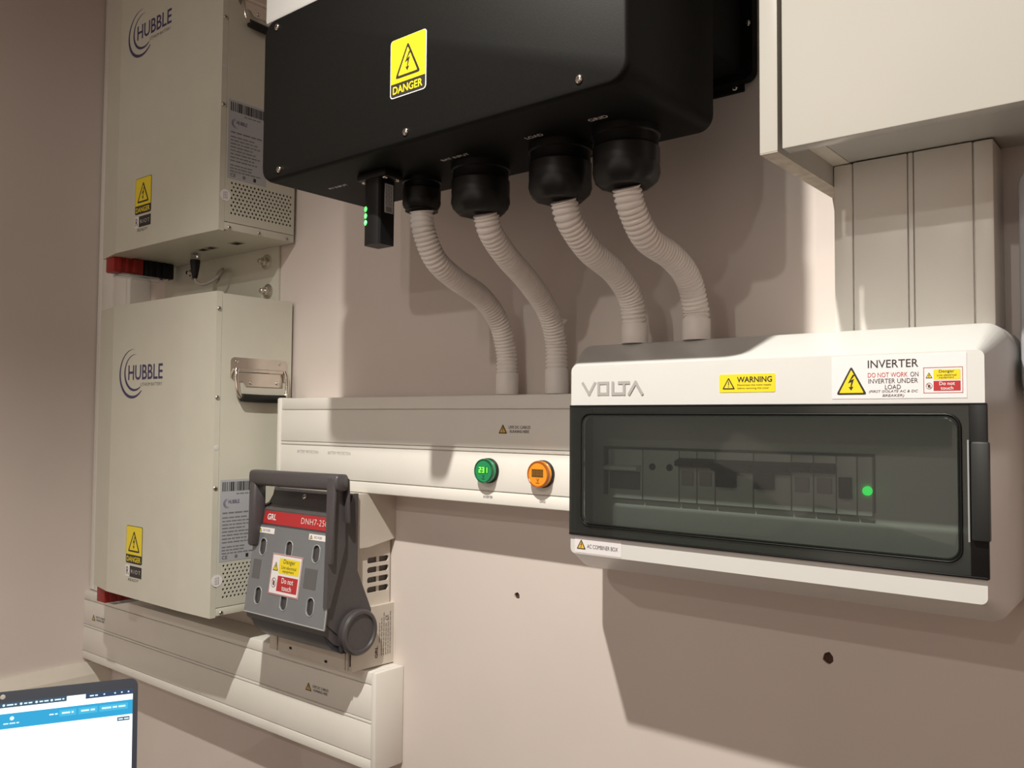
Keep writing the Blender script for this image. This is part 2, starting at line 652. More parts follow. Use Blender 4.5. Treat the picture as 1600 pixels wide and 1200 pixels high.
def gland(cx, cy, r, zb, hose_r):
    zt = IZ0
    g = G()
    L = zt - zb
    fl = lambda th, k: 1.0 + (0.018 * math.cos(10 * th) if k in (2, 3, 4) else 0)
    g.lathe([(r * 1.02, 0), (r * 1.02, L * .12), (r * 0.96, L * .14), (r * 0.96, L * .30), (r * 0.97, L * .32), (r, L * .34), (r, L * .60), (r * .985, L * .66)], (cx, cy, zt + ZO), (0, 0, -1), 'black_plastic', 40)
    o = g.obj('cable_gland', inv, 40)
    g = G()
    g.lathe([(r * .98, L * .60), (r * 1.0, L * .66), (r * 1.0, L * .78), (r * .93, L * .90), (r * .76, L * .99), (hose_r + .006, L), (hose_r + .002, L * .97)], (cx, cy, zt + ZO), (0, 0, -1), 'black_rubber', 60,
            mod=lambda th, k: 1.0 + (0.045 * (math.cos(9 * th) > 0.2) - 0.03 if k in (2, 3, 4) else 0))
    g.obj('clamping_nut', o, 40)


GL = [(-0.7795, -0.2325, 0.0243, 0.2660), (-0.6790, -0.2325, 0.0352, 0.2470), (-0.5605, -0.2325, 0.0352, 0.2450), (-0.4745, -0.2325, 0.0352, 0.2460)]
for q in GL:
    gland(q[0], q[1], q[2], q[3], 0.0153)

# ------------------------------------------------------------------ dongle
dg = thing('wifi_dongle', 'small black dongle with three green lights plugged under the inverter', 'dongle', (-0.8, -0.28, 0.213 + ZO))
g = G()
prof = [(-0.8135, -0.2745), (-0.8135, -0.2965)] + [(-0.7995 + 0.014 * math.cos(math.radians(a)), -0.2965 - 0.0055 * math.sin(math.radians(a))) for a in (180, 150, 120, 90, 60, 30, 0)][1:-1] + [(-0.7855, -0.2965), (-0.7855, -0.2745)]
g.prism(prof, lambda u, v, w: Vector((u, v, w + ZO)), 0.2150, 0.2970, 'black_plastic')
g.obj('body', dg, 30)
g = G()
g.box(-0.8260, -0.7730, -0.3020, -0.2705, 0.2965 + ZO, 0.3070 + ZO, 'black_plastic', 0.003)
g.obj('flange', dg)
for x, y in ((-0.8200, -0.2930), (-0.7785, -0.2760), (-0.7800, -0.2950)):
    screw('screw', dg, (x, y, 0.2965), (0, 0, -1), 0.0036)
for z in (0.2600, 0.2515, 0.2430):
    g = G()
    g.lathe([(0.0034, 0), (0.0032, 0.0008), (0.0020, 0.0014), (0.0004, 0.0016)], (-0.8085, -0.3002, z + ZO), (-0.35, -1, 0), 'led_dongle', 14)
    tag(g.obj('indicator_light', dg, 60), 'lit green indicator light')
g = G()
fr = side(-0.7855)
g.prism([(-0.2905, 0.2550), (-0.2765, 0.2550), (-0.2765, 0.2910), (-0.2905, 0.2910)], fr, 0, 0.0004, 'sticker_grey')
for k in range(4):
    illegible(g, lambda u, v, w: fr(v, u, w), 0.2640, 0.2890, -0.2890 + k * 0.0028, 0.0011, 0.0006, 'print_grey', k)
g.rect(-0.2885, 0.2562, -0.2790, 0.2625, fr, 0.0006, 'print_grey')
g.flat = True
tag(g.obj('serial_sticker', dg, 0), 'pale printed serial sticker')

# ================================================================== CONDUITS
HOSE = [
    ([(-0.7793, -0.2325, 0.2662), (-0.78, -0.228, 0.243), (-0.782, -0.204, 0.209), (-0.787, -0.159, 0.189), (-0.794, -0.102, 0.174), (-0.799, -0.057, 0.145), (-0.801, -0.036, 0.105), (-0.801, -0.032, 0.066)], 0.0375,
     'white corrugated conduit leaving the smallest gland, leftmost of the four'),
    ([(-0.671, -0.2325, 0.2472), (-0.673, -0.22, 0.227), (-0.679, -0.184, 0.205), (-0.692, -0.122, 0.182), (-0.704, -0.064, 0.151), (-0.71, -0.037, 0.114), (-0.711, -0.032, 0.069)], 0.0375,
     'white corrugated conduit second from left, running into the upper trunking'),
    ([(-0.5555, -0.2325, 0.2452), (-0.5555, -0.221, 0.224), (-0.556, -0.182, 0.198), (-0.557, -0.125, 0.18), (-0.5575, -0.088, 0.153), (-0.558, -0.076, 0.119)], 0.0968,
     'white corrugated conduit third from left, running into the combiner box'),
    ([(-0.474, -0.2325, 0.2462), (-0.474, -0.222, 0.226), (-0.474, -0.191, 0.199), (-0.474, -0.134, 0.187), (-0.474, -0.096, 0.168), (-0.474, -0.077, 0.136), (-0.474, -0.075, 0.119)], 0.0968,
     'white corrugated conduit rightmost of the four, under the GRID lettering'),
]
for pts, zend, lab in HOSE:
    x, y, zc = pts[-1]
    t = thing('conduit', lab, 'conduit', (x, y, zend + ZO), 'corrugated conduits below the inverter')
    P = resample(spline([(a, b, c + ZO) for a, b, c in pts], 20), 0.00075)
    rad = []
    for i in range(len(P)):
        ph = (i * 0.00075 / 0.0056) * 2 * PI
        rad.append(0.0155 - 0.0022 * (0.5 - 0.5 * math.cos(ph)) ** 2)
    g = G()
    g.tube(P, rad, 'hose', 22)
    g.obj('corrugated_hose', t, 180)
    g = G()
    g.lathe([(0.0160, zend), (0.0166, zend + 0.001), (0.0166, zc + 0.002), (0.0160, zc + 0.003), (0.0140, zc + 0.003)], (x, y, ZO), (0, 0, 1), 'hose', 30)
    g.obj('coupler', t, 50)

# ================================================================== TRUNKING
TW = (0.0, 0.0206, 0.0766, 0.0823, 0.1380, 0.1565)


def trunk(name, label, fr, L0, L1, depth, cap0=False, cap1=False, base=None, group='cable trunkings on the wall'):
    """fr(u along, v across from one edge, w out of the wall)"""
    t = thing(name, label, 'trunking', base, group)

    def slab(a, b, c, d, w0, w1, r, mt='pvc'):
        g.box(a, b, c, d, w0, w1, mt, r, 2, tf=lambda p: fr(p.x, p.y, p.z))
    a0 = L0 + (0.012 if cap0 else 0)
    a1 = L1 - (0.012 if cap1 else 0)
    g = G()
    slab(a0, a1, 0.001, 0.1555, 0, depth - 0.004, 0, 'pvc')
    g.obj('base_channel', t)
    k = 0.0006
    for i, nm, r in ((0, 'rim', .002), (1, 'lid', .0008), (2, 'centre_rail', .0008), (3, 'lid', .0008), (4, 'rim', .002)):
        g = G()
        slab(a0, a1, TW[i] + (k if i else 0), TW[i + 1] - (k if i < 4 else 0), depth - 0.006 if 0 < i < 4 else 0.0005, depth, r)
        g.obj(nm, t)
    for on, e0, e1 in ((cap0, L0, L0 + 0.012), (cap1, L1 - 0.012, L1)):
        if on:
            g = G()
            slab(e0, e1, -0.0012, 0.1577, 0, depth + 0.0015, 0.0035)
            g.obj('end_cap', t, 24)
    return t


ut = trunk('cable_trunking', 'white trunking behind the two round meters, running into the combiner box',
           lambda u, v, w: Vector((u, -w, 0.0362 - v + ZO)), -1.3150, -0.6405, 0.064, cap0=True, base=(-0.97, 0, -0.12 + ZO))
lt = trunk('cable_trunking', 'white trunking at lower left beneath the lower battery and fuse switch',
           lambda u, v, w: Vector((u, -w, -0.4065 - v + ZO)), -2.06, -1.043, 0.0605, cap1=True, base=(-1.55, 0, -0.563 + ZO))
rt = trunk('cable_trunking', 'white vertical trunking below the wall cabinet, above the combiner box',
           lambda u, v, w: Vector((-0.3200 + v, -w, u + ZO)), 0.0970, 0.2835, 0.050, base=(-0.242, 0, 0.0970 + ZO))
ct = trunk('cable_trunking', 'white vertical trunking in the left corner behind the batteries',
           lambda u, v, w: Vector((-2.0575 + v, -w, u + ZO)), -0.4045, 1.13, 0.05, base=(-1.98, 0, -0.4045 + ZO))


def live_label(parent, y, u0, v0, s):
    g = G()
    fr = front(y)
    warn_tri(g, fr, u0 + 0.0085 * s, v0, 0.017 * s, 0.0145 * s, 0.0003, 'print_black', 'amber', 'bolt', 0.1)
    g.text('LIVE DC CABLES', fr, (u0 + 0.020 * s, v0 + 0.0078 * s, u0 + 0.062 * s, v0 + 0.0122 * s), 0.0003, 'print_black', 0.01)
    g.text('RUNNING HERE', fr, (u0 + 0.0225 * s, v0 + 0.0014 * s, u0 + 0.0595 * s, v0 + 0.0058 * s), 0.0003, 'print_black', 0.01)
    g.flat = True
    return tag(g.obj('warning_label', parent, 0), 'small printed live cable warning label')


live_label(ut, -0.064, -0.7895, -0.0190, 0.93)
live_label(lt, -0.0605, -1.224, -0.4675, 1.0)
live_label(lt, -0.0605, -2.018, -0.4690, 1.0)
for u in (-1.2540, -1.1690):
    g = G()
    g.text('BATTERY PROTECTION', front(-0.064), (u, -0.0602, u + 0.0585, -0.0550), 0.0003, 'print_faint', -0.005)
    g.flat = True
    g.obj('lettering', ut, 0)
for s, a, b in (('INVERTER', -0.8170, -0.7995), ('GRID', -0.7150, -0.7050)):
    g = G()
    g.text(s, front(-0.064), (a, -0.1120, b, -0.1082), 0.0004, 'print_grey', 0.01)
    g.flat = True
    g.obj('lettering', ut, 0)


# ================================================================== METERS
def meter(cx, cz, r, label, a, b, scr, dig, digits):
    t = thing('voltage_meter', label, 'meter', (cx, -0.064, cz + ZO), 'round panel meters on the trunking')
    c = (cx, -0.064, cz + ZO)
    g = G()
    g.lathe([(r * 1.04, 0), (r * 1.04, 0.0048), (r * .98, 0.0056), (r * .7, 0.0056)], c, (0, -1, 0), 'black_plastic', 40)
    g.obj('base_ring', t, 40)
    g = G()
    g.lathe([(r * .99, 0.0050), (r * .99, 0.0066), (r * .96, 0.0070), (r * .96, 0.0104), (r * .98, 0.0108), (r * .98, 0.0124), (r * .95, 0.0136), (r * .88, 0.0138), (r * .86, 0.0132)], c, (0, -1, 0), a, 48)
    g.obj('lens_cap', t, 30)
    g = G()
    g.lathe([(r * 0.995, 0.0105), (r * 1.015, 0.0108), (r * 1.015, 0.0128), (r * .985, 0.0139), (r * .93, 0.0142), (r * .865, 0.0136), (r * .86, 0.0125)], c, (0, -1, 0), b, 48)
    g.obj('bezel', t, 30)
    fr = front(-0.064)
    w = 0.0137
    g = G()
    g.prism([(cx - r * .56, cz - r * .20), (cx + r * .50, cz - r * .20), (cx + r * .50, cz + r * .38), (cx - r * .56, cz + r * .38)], fr, w - 0.0005, w, scr)
    d = g.obj('display', t, 0)
    g = G()
    SEG = {'2': 'abged', '3': 'abgcd', '1': 'bc', '8': 'abcdefg'}
    sw, sh = r * .24, r * .44
    for k, ch in enumerate(digits):
        ox, oz = cx - r * .47 + k * r * .335, cz - r * .13
        th = r * .065
        S = {'a': (0, sh - th, sw, sh), 'd': (0, 0, sw, th), 'g': (0, sh / 2 - th / 2, sw, sh / 2 + th / 2), 'f': (0, sh / 2, th, sh), 'b': (sw - th, sh / 2, sw, sh),
             'e': (0, 0, th, sh / 2), 'c': (sw - th, 0, sw, sh / 2)}
        for q in SEG[ch]:
            x0, z0, x1, z1 = S[q]
            g.rect(ox + x0, oz + z0, ox + x1, oz + z1, fr, w + 0.0002, dig)
    g.flat = True
    g.obj('digits', d, 0)
    g = G()
    g.text('V', fr, (cx - r * .13, cz - r * .56, cx + r * .13, cz - r * .30), w + .0001, b, 0.02)
    g.rect(cx - r * .16, cz - r * .66, cx + r * .16, cz - r * .61, fr, w + .0001, b)
    g.flat = True
    g.obj('unit_mark', t, 0)


meter(-0.8062, -0.0725, 0.0173, 'round green panel meter showing 231 on the white trunking', 'meter_green', 'meter_green_dark', 'meter_screen', 'digit_green', '231')
meter(-0.7086, -0.0728, 0.0180, 'round orange panel meter with an unlit display beside the combiner box', 'meter_orange', 'meter_orange_dark', 'meter_screen_off', 'digit_off', '888')

# ================================================================== BATTERIES
BX0, BX1, BYF, BZ0, BZ1 = -1.812, -1.3554, -0.171, -0.3480, 0.2240
bat = thing('battery', 'lower white lithium battery cabinet standing right above the lower left trunking', 'battery', (-1.58, -0.08, BZ0 + ZO), 'wall-mounted lithium batteries')
top = lambda u, v, w: Vector((u, v, w + ZO))
g = G()
g.prism([(BX0 + .012, -0.006), (BX1, -0.006), (BX1, -0.150), (BX0 + .012, -0.125)], top, BZ0 + 0.0025, BZ1 - 0.0025, 'battery_paint')
g.obj('body', bat, 30)
g = G()
g.prism([(BX0, -0.118), (BX0, -0.155), (-1.7225, BYF), (-1.4560, BYF), (BX1 + 0.0012, -0.1670), (BX1 + 0.0012, -0.1560), (BX1 - .004, -0.1560), (BX1 - .004, -0.150), (BX0 + .012, -0.118)], top, BZ0, BZ1, 'battery_paint')
cov = g.obj('front_cover', bat, 1)
fs = side(BX1)
# side panel with perforated vent
g = G()
va, vb, vc, vd = -0.1425, -0.0165, -0.3180, -0.2600
holes = []
px, pz = 0.0079, 0.0068
row = 0
z = vd
while z > vc - 0.001:
    y = va + (px / 2 if row % 2 else 0)
    while y < vb + 0.0005:
        holes.append(circle(y, z, 0.00215, 8))
        y += px
    z -= pz
    row += 1
g.plate([(-0.1555, -0.331), (-0.0075, -0.331), (-0.0075, BZ1 - 0.003), (-0.1555, BZ1 - 0.003)], holes, fs, 0.0008, 0.0020, 'battery_paint')
g.obj('side_panel', bat, 0)
g = G()
g.box(BX1 - 0.0005, BX1 + 0.0006, va - 0.005, vb + 0.005, vc - 0.005 + ZO, vd + 0.005 + ZO, 'dark_hole')
g.obj('vent_backing', bat)
g = G()
g.box(BX1, BX1 + 0.0018, -0.1555, -0.0075, BZ0 + 0.0025 + ZO, -0.3325 + ZO, 'battery_paint', 0.0005)
g.obj('bottom_flange', bat)
for y, z in ((-0.1616, 0.193), (-0.1616, 0.0359), (-0.1616, -0.1228)):
    screw('screw', bat, (BX1 + 0.0012, y, z), (1, 0, 0), 0.0042, 'steel')
for y in (-0.1455, -0.0837, -0.0231):
    screw('screw', bat, (BX1 + 0.0018, y, -0.3412), (1, 0, 0), 0.0038, 'steel')
g = G()
g.lathe([(0.0042, 0), (0.0040, 0.0006), (0.001, 0.0007)], (BX1 + 0.0012, -0.1616, -0.0526 + ZO), (1, 0, 0), 'white_paint', 16)
g.obj('blanking_plug', bat)
# seal sticker
g = G()
g.prism(circle(-0.1552, -0.2845, 0.0105, 24, 0.0105), fs, 0.0021, 0.0025, 'print_white')
for k in range(3):
    illegible(g, lambda u, v, w: fs(v, u, w), -0.291, -0.278, -0.1590 + k * .0030, .001, .0027, 'print_grey', k + 60)
g.flat = True
tag(g.obj('seal_sticker', bat, 0), 'round white warranty seal over the cover joint')
# data label
g = G()
la, lb, l0, l1 = -0.1525, -0.0720, -0.2525, -0.1090
g.prism([(la, l0), (lb, l0), (lb, l1), (la, l1)], fs, 0.0019, 0.0024, 'sticker_grey')
w = 0.0026
barcode(g, fs, la + .004, lb - .003, l1 - .0205, l1 - .004, w, 'print_black', 5)
illegible(g, fs, la + .032, lb - .012, l1 - .0265, .0020, w, 'print_grey', 3)
for rad, th in ((0.0085, 0.0012), (0.0062, 0.0012)):
    pts = []
    for k in range(13):
        a = math.radians(80 + 220 * k / 12)
        pts.append((la + .0150 + rad * math.cos(a), l1 - .042 + rad * math.sin(a)))
    for k in range(12, -1, -1):
        a = math.radians(80 + 220 * k / 12)
        q = rad - th * math.sin(PI * k / 12)
        pts.append((la + .0150 + q * math.cos(a), l1 - .042 + q * math.sin(a)))
    g.sheet(pts, fs, w, 'print_navy')
g.text('HUBBLE', fs, (la + .0165, l1 - .0425, la + .0385, l1 - .0360), w, 'print_navy', 0.01)
illegible(g, fs, la + .005, lb - .008, l1 - .060, .0026, w, 'print_grey', 11)
for k in range(8):
    illegible(g, fs, la + .005, lb - .026 + .012 * ((k * 7) % 3) / 2, l1 - .068 - k * .0062, .0021, w, 'print_grey', 20 + k)
for k in range(3):
    illegible(g, fs, la + .005, lb - .030 + .018 * (k == 2), l1 - .1205 + .001 - k * .0055, .0020, w, 'print_grey', 40 + k)
g.text('CE', fs, (la + .006, l0 + .0040, la + .0165, l0 + .0100), w, 'print_black', 0.0)
g.sheet(circle(la + .034, l0 + .007, .0032, 14), fs, w, 'print_grey')
g.rect(la + .0535, l0 + .0035, la + .0590, l0 + .0100, fs, w, 'print_black')
g.flat = True
tag(g.obj('data_label', bat, 0), 'grey data label with a barcode and small print')
# front logo
ff = front(BYF, 0.9905)
g = G()


def crescent(g, fr, cx, cz, ro, a0, a1, th, w, mt, sx=1.0, off=0.35, rx=0.0):
    pts, n = [], 28
    for k in range(n + 1):
        a = math.radians(a0 + (a1 - a0) * k / n)
        pts.append((cx + sx * ro * math.cos(a), cz + ro * math.sin(a)))
    for k in range(n, -1, -1):
        a = math.radians(a0 + (a1 - a0) * k / n)
        t = k / n
        q = ro - th * (math.sin(PI * min(1, t * 0.93 + 0.02)) ** 0.8) * (0.35 + 0.9 * t)
        pts.append((cx + sx * q * math.cos(a), cz + q * math.sin(a)))
    g.sheet(pts, fr, w, mt)


crescent(g, ff, -1.6555, 0.0860, 0.0490, 84, 316, 0.0070, 0.0003, 'print_navy', 1.08)
crescent(g, ff, -1.6475, 0.0880, 0.0365, 82, 308, 0.0060, 0.0003, 'print_navy', 1.12)
g.text('HUBBLE', ff, (-1.6720, 0.0735, -1.5395, 0.1030), 0.0003, 'print_navy', 0.012)
g.text('LITHIUM BATTERY', ff, (-1.6220, 0.0612, -1.5410, 0.0675), 0.0003, 'print_grey', 0.0)
g.flat = True
tag(g.obj('logo', cov, 0), 'navy HUBBLE logo with two crescents')
g = G()
a, b, c, d = -1.6620, -1.5995, -0.2845, -0.2118
g.prism(rrect(a, b, c, d, 0.004), ff, 0, 0.0004, 'print_black')
g.sheet([(a + .001, -0.2675), (b - .001, -0.2675)] + rrect(a + .001, b - .001, -0.275, d - .001, 0.0035)[:12], ff, 0.0006, 'yellow')
warn_tri(g, ff, (a + b) / 2, -0.2620, 0.046, 0.042, 0.0008)
g.text('DANGER', ff, (a + .004, c + .0035, b - .004, c + .0135), 0.0008, 'yellow', 0.02)
g.flat = True
tag(g.obj('danger_sticker', cov, 0), 'yellow and black danger sticker with a lightning triangle')
g = G()
a, b, c, d = -1.6620, -1.5990, -0.3105, -0.2890
g.prism([(a, c), (b, c), (b, d), (a, d)], ff, 0, 0.0003, 'print_white')
g.rect(a + .0165, c, b, d, ff, 0.0005, 'print_black')
g.text('R', ff, (a + .003, c + .003, a + .0125, d - .003), 0.0005, 'print_black', 0.0)
g.text('RIOT', ff, (a + .0225, c + .0072, b - .005, d - .0072), 0.0007, 'print_white', -0.015, spacing=1.35)
g.text('READY', ff, (a + .010, c - .0085, b - .011, c - .003), 0.0003, 'print_black', -0.005, shear=0.3)
g.flat = True
tag(g.obj('brand_sticker', cov, 0), 'black and white RIOT READY sticker')
# folding handle on the side
g = G()
hp = [(-0.138, 0.074), (-0.138, 0.101)] + [(-0.131 + 0.007 * math.cos(math.radians(q)), 0.102 + 0.007 * math.sin(math.radians(q))) for q in (180, 135, 90)] + \
     [(-0.026 + 0.008 * math.cos(math.radians(q)), 0.101 + 0.008 * math.sin(math.radians(q))) for q in (90, 45, 0)] + [(-0.018, 0.074), (-0.024, 0.068), (-0.028, 0.068), (-0.028, 0.0575), (-0.106, 0.0575), (-0.113, 0.066), (-0.130, 0.066)]
g.prism(hp, fs, 0.0020, 0.0036, 'chrome')
g.tube([fs(y, 0.0855, 0.0045) for y in (-0.128, -0.115, -0.10, -0.06, -0.04, -0.030)], 0.0042, 'chrome', 12)
hd = g.obj('handle', bat, 30)
for y, z in ((-0.126, 0.1015), (-0.034, 0.1010), (-0.096, 0.0640), (-0.040, 0.0650)):
    screw('rivet', hd, (BX1 + 0.0036, y, z), (1, 0, 0), 0.0034, 'chrome', slot=False)
for y0, y1 in ((-0.1305, -0.1215), (-0.0235, -0.0300)):
    g = G()
    g.tube(spline([fs(y0 + (.004 if y0 < -.1 else -.002), 0.0880, 0.007), fs(y0, 0.078, 0.010), fs(y0, 0.062, 0.012), fs(y0 + (y1 - y0) * .3, 0.046, 0.013), fs(y1, 0.0375, 0.0135)], 6), 0.0036, 'chrome', 12)
    g.obj('handle_arm', hd, 60)
g = G()
g.tube([fs(y, 0.0365 - 0.0012 * math.sin((y + .12) * 30), 0.0135) for y in (-0.1225, -0.1215, -0.105, -0.09, -0.075, -0.06, -0.045, -0.0305, -0.0295)], [.005, .0072, .0074, .0075, .0075, .0075, .0074, .0072, .005], 'black_rubber', 16)
tag(g.obj('grip', hd, 60), 'black rubber grip sleeve')
# underside: terminals and sockets
g = G()
bz = BZ0 + 0.0025
g.box(-1.792, -1.757, -0.158, -0.093, bz - 0.034 + ZO, bz + ZO, 'terminal_red', 0.003)
for y in (-0.146, -0.130, -0.114):
    g.box(-1.7575, -1.7535, y - .004, y + .004, bz - 0.031 + ZO, bz - 0.002 + ZO, 'terminal_red', 0.001)
tag(g.obj('terminal', bat, 30), 'red battery terminal block')
g = G()
g.box(-1.792, -1.757, -0.0915, -0.024, bz - 0.034 + ZO, bz + ZO, 'black_plastic', 0.003)
for y in (-0.080, -0.064, -0.048):
    g.box(-1.7575, -1.7535, y - .004, y + .004, bz - 0.031 + ZO, bz - 0.002 + ZO, 'black_plastic', 0.001)
tag(g.obj('terminal', bat, 30), 'black battery terminal block')
g = G()
g.box(-1.796, -1.753, -0.140, -0.040, bz - 0.039 + ZO, bz - 0.0345 + ZO, 'clear_plastic', 0.001)
g.obj('terminal_guard', bat)
for x, y, sx, sy in ((-1.5223, -0.0781, .011, .007), (-1.5523, -0.0775, .011, .007), (-1.4422, -0.0728, .012, .008)):
    g = G()
    g.plate([(x - sx - .002, -y - sy - .002), (x + sx + .002, -y - sy - .002), (x + sx + .002, -y + sy + .002), (x - sx - .002, -y + sy + .002)],
            [[(x - sx, -y - sy), (x + sx, -y - sy), (x + sx, -y + sy), (x - sx, -y + sy)]], under(bz), 0, 0.0015, 'steel')
    g.rect(x - sx, -y - sy, x + sx, -y + sy, under(bz), 0.0003, 'dark_hole')
    g.flat = True
    g.obj('socket', bat, 0)
lower_only = G()
lower_only.box(-1.470, -1.430, -0.162, -0.156, BZ0 - 0.0012 + ZO, BZ0 + 0.0000 + ZO, 'led_green', 0.0004)
upper = copy_tree(bat)
upper['label'] = 'upper white lithium battery cabinet hanging left of the inverter'
upper.location = Vector(bat.location) + Vector((0, 0, 0.681))
tag(lower_only.obj('status_light', bat), 'green status light strip')

# bracket in the gap between the two batteries
mb = thing('mounting_plate', 'beige mounting plate with bolts in the gap between the batteries', 'plate', (-1.61, 0, 0.20 + ZO))
g = G()
g.box(-1.829, -1.4030, -0.0055, 0.0, 0.20 + ZO, 0.36 + ZO, 'battery_paint', 0.001)
g.obj('plate', mb)
for x, z in ((-1.4420, 0.3085), (-1.4350, 0.2490), (-1.7050, 0.3120)):
    g = G()
    c = (x, -0.0055, z + ZO)
    g.lathe([(0.0150, 0), (0.0150, 0.0015), (0.0130, 0.0022), (0.0085, 0.0022)], c, (0, -1, 0), 'steel', 24)
    wsh = g.obj('washer', mb, 40)
    g = G()
    g.lathe([(0.0090, 0.002), (0.0090, 0.009), (0.0080, 0.0105), (0.0050, 0.0105)], c, (0, -1, 0), 'chrome', 6)
    g.lathe([(0.0048, 0.010), (0.0048, 0.018), (0.0040, 0.019)], c, (0, -1, 0), 'chrome', 14)
    g.obj('nut', wsh, 30)
# network cable plugged into the upper battery
nc = thing('network_cable', 'grey cable with a dark plug hanging beneath the upper battery', 'cable', (-1.594, -0.070, 0.28 + ZO))
g = G()
g.box(-1.602, -1.586, -0.077, -0.063, 0.318 + ZO, 0.3327 + ZO, 'clear_plastic', 0.001)
g.obj('connector', nc)
g = G()
g.lathe([(0.0095, 0), (0.0100, .004), (0.0085, .018), (0.0055, .034), (0.0042, .038)], (-1.594, -0.070, 0.320 + ZO), (0, 0, -1), 'black_plastic', 16)
g.obj('boot', nc, 40)
g = G()
g.tube(spline([(-1.594, -.070, .286 + ZO), (-1.591, -.068, .275 + ZO), (-1.578, -.060, .270 + ZO), (-1.560, -.048, .279 + ZO), (-1.556, -.034, .296 + ZO), (-1.572, -.022, .306 + ZO), (-1.600, -.014, .300 + ZO), (-1.618, -.0055, .284 + ZO)], 8), 0.0033, 'cable_grey', 10)
g.obj('cord', nc, 60)

# ================================================================== FUSE SWITCH
fz = thing('fuse_switch', 'grey fuse switch disconnector with a carry handle and red band', 'switch', (-1.17, -0.07, -0.403 + ZO))
FX0, FX1 = -1.290, -1.0695
g = G()
yz = lambda u, v, w: Vector((w, u, v + ZO))
# upper base block
g.prism([(0, -0.1210), (-0.0865, -0.1210), (-0.0865, -0.2080), (-0.060, -0.2080), (0, -0.1985)], yz, FX0, FX1 + 0.002, 'fuse_beige')
g.obj('base_upper', fz, 20)
g = G()
g.prism([(-0.002, -0.197), (-0.085, -0.207), (-0.085, -0.310), (-0.002, -0.310)], yz, FX0 + .008, FX1 - .014, 'fuse_inside')
g.obj('base_core', fz, 20)
# vented side panel
g = G()
slots = []
for z0 in (-0.2370, -0.2528, -0.2690, -0.2850):
    slots.append(rrect(-0.0530, -0.0060, z0, z0 + 0.0098, 0.0042, 4))
g.plate([(-0.085, -0.309), (-0.003, -0.309), (-0.003, -0.197), (-0.085, -0.206)], slots, side(FX1 - 0.011), 0, 0.003, 'fuse_beige')
g.obj('vented_side', fz, 0)
g = G()
g.box(FX1 - 0.0138, FX1 - .0120, -0.030, -0.024, -0.290 + ZO, -0.222 + ZO, 'fuse_beige')
g.obj('vent_rib', fz)
g = G()
g.prism([(0, -0.3062), (-0.0480, -0.3062), (-0.0480, -0.312), (-0.0885, -0.312), (-0.0885, -0.4025), (0, -0.4045)], yz, FX0, FX1, 'fuse_beige')
for x in (-1.268, -1.0870, -1.0795):
    g.box(x - .0012, x + .0012, -0.0905, -0.0880, -0.4020 + ZO, -0.375 + ZO, 'fuse_beige')
g.obj('base_lower', fz, 20)
for x, z, sx in ((-1.2685, -0.383, .0018), (-1.2300, -0.392, .003), (-1.135, -0.3975, .003), (-1.0745, -0.385, .0010)):
    g = G()
    g.box(x - sx, x + sx, -0.0893, -0.0880, z - (.010 if sx < .0025 else .002) + ZO, z + (.010 if sx < .0025 else .002) + ZO, 'dark_hole')
    g.obj('base_slot', fz)
fsr = side(FX1)
g = G()
g.text('GRL', fsr, (-0.0410, -0.3910, -0.0350, -0.3715), 0.0003, 'print_black', 0.03, rot=90)
for k in range(6):
    illegible(g, lambda u, v, w: fsr(v, u, w), -0.389 + (0.022 if k == 0 else 0), -0.335 + .008 * (k % 3), -0.0325 + k * 0.0047, .0016, .0003, 'print_grey', 70 + k)
g.text('CE', fsr, (-0.0190, -0.3325, -0.0125, -0.3245), 0.0003, 'print_black', 0.0, rot=90)
g.flat = True
tag(g.obj('rating_print', fz, 0), 'vertical GRL rating print')
# hinged cover: side profile (y, z), extruded across
CX0, CX1 = -1.268, -1.0640
prof = [(-0.0880, -0.1195), (-0.1000, -0.1195), (-0.1030, -0.132), (-0.1120, -0.1475), (-0.1245, -0.1520), (-0.1290, -0.1540), (-0.1530, -0.3230), (-0.1500, -0.3330), (-0.1310, -0.3500), (-0.1080, -0.3600), (-0.0950, -0.3600), (-0.0900, -0.3100), (-0.0880, -0.2420)]
g = G()
g.prism(prof, yz, CX0, CX1, 'fuse_grey')
fc = g.obj('hinged_cover', fz, 30)
# lower dark lip
g = G()
g.prism([(-0.1505, -0.3240), (-0.1495, -0.3330), (-0.1450, -0.3450), (-0.1330, -0.3580), (-0.1140, -0.3680), (-0.0960, -0.3700), (-0.0960, -0.356), (-0.107, -0.352), (-0.130, -0.340)], yz, CX0 + .012, CX1 - .002, 'fuse_navy')
g.obj('lower_lip', fz, 30)
# cover side cheeks flaring to the pivot
for x0, x1 in ((CX0 - 0.001, CX0 + 0.006), (CX1 - 0.006, CX1 + 0.002)):
    g = G()
    g.prism([(-0.0875, -0.1190), (-0.0990, -0.1190), (-0.1010, -0.1300), (-0.1100, -0.1440), (-0.1270, -0.1500), (-0.1500, -0.3150), (-0.1260, -0.3350), (-0.1180, -0.3640), (-0.0600, -0.3300), (-0.0570, -0.3080), (-0.0650, -0.2900), (-0.0870, -0.2420)], yz, x0, x1, 'fuse_grey')
    g.obj('cheek', fc, 30)
g = G()
g.lathe([(0.0350, 0), (0.0360, .004), (0.0360, .012), (0.0330, .015), (0.0290, .015), (0.0275, .0118), (0.0, .0118)], (CX1, -0.0885, -0.3370 + ZO), (1, 0, 0), 'fuse_grey', 48)
g.obj('pivot_disc', fc, 40)
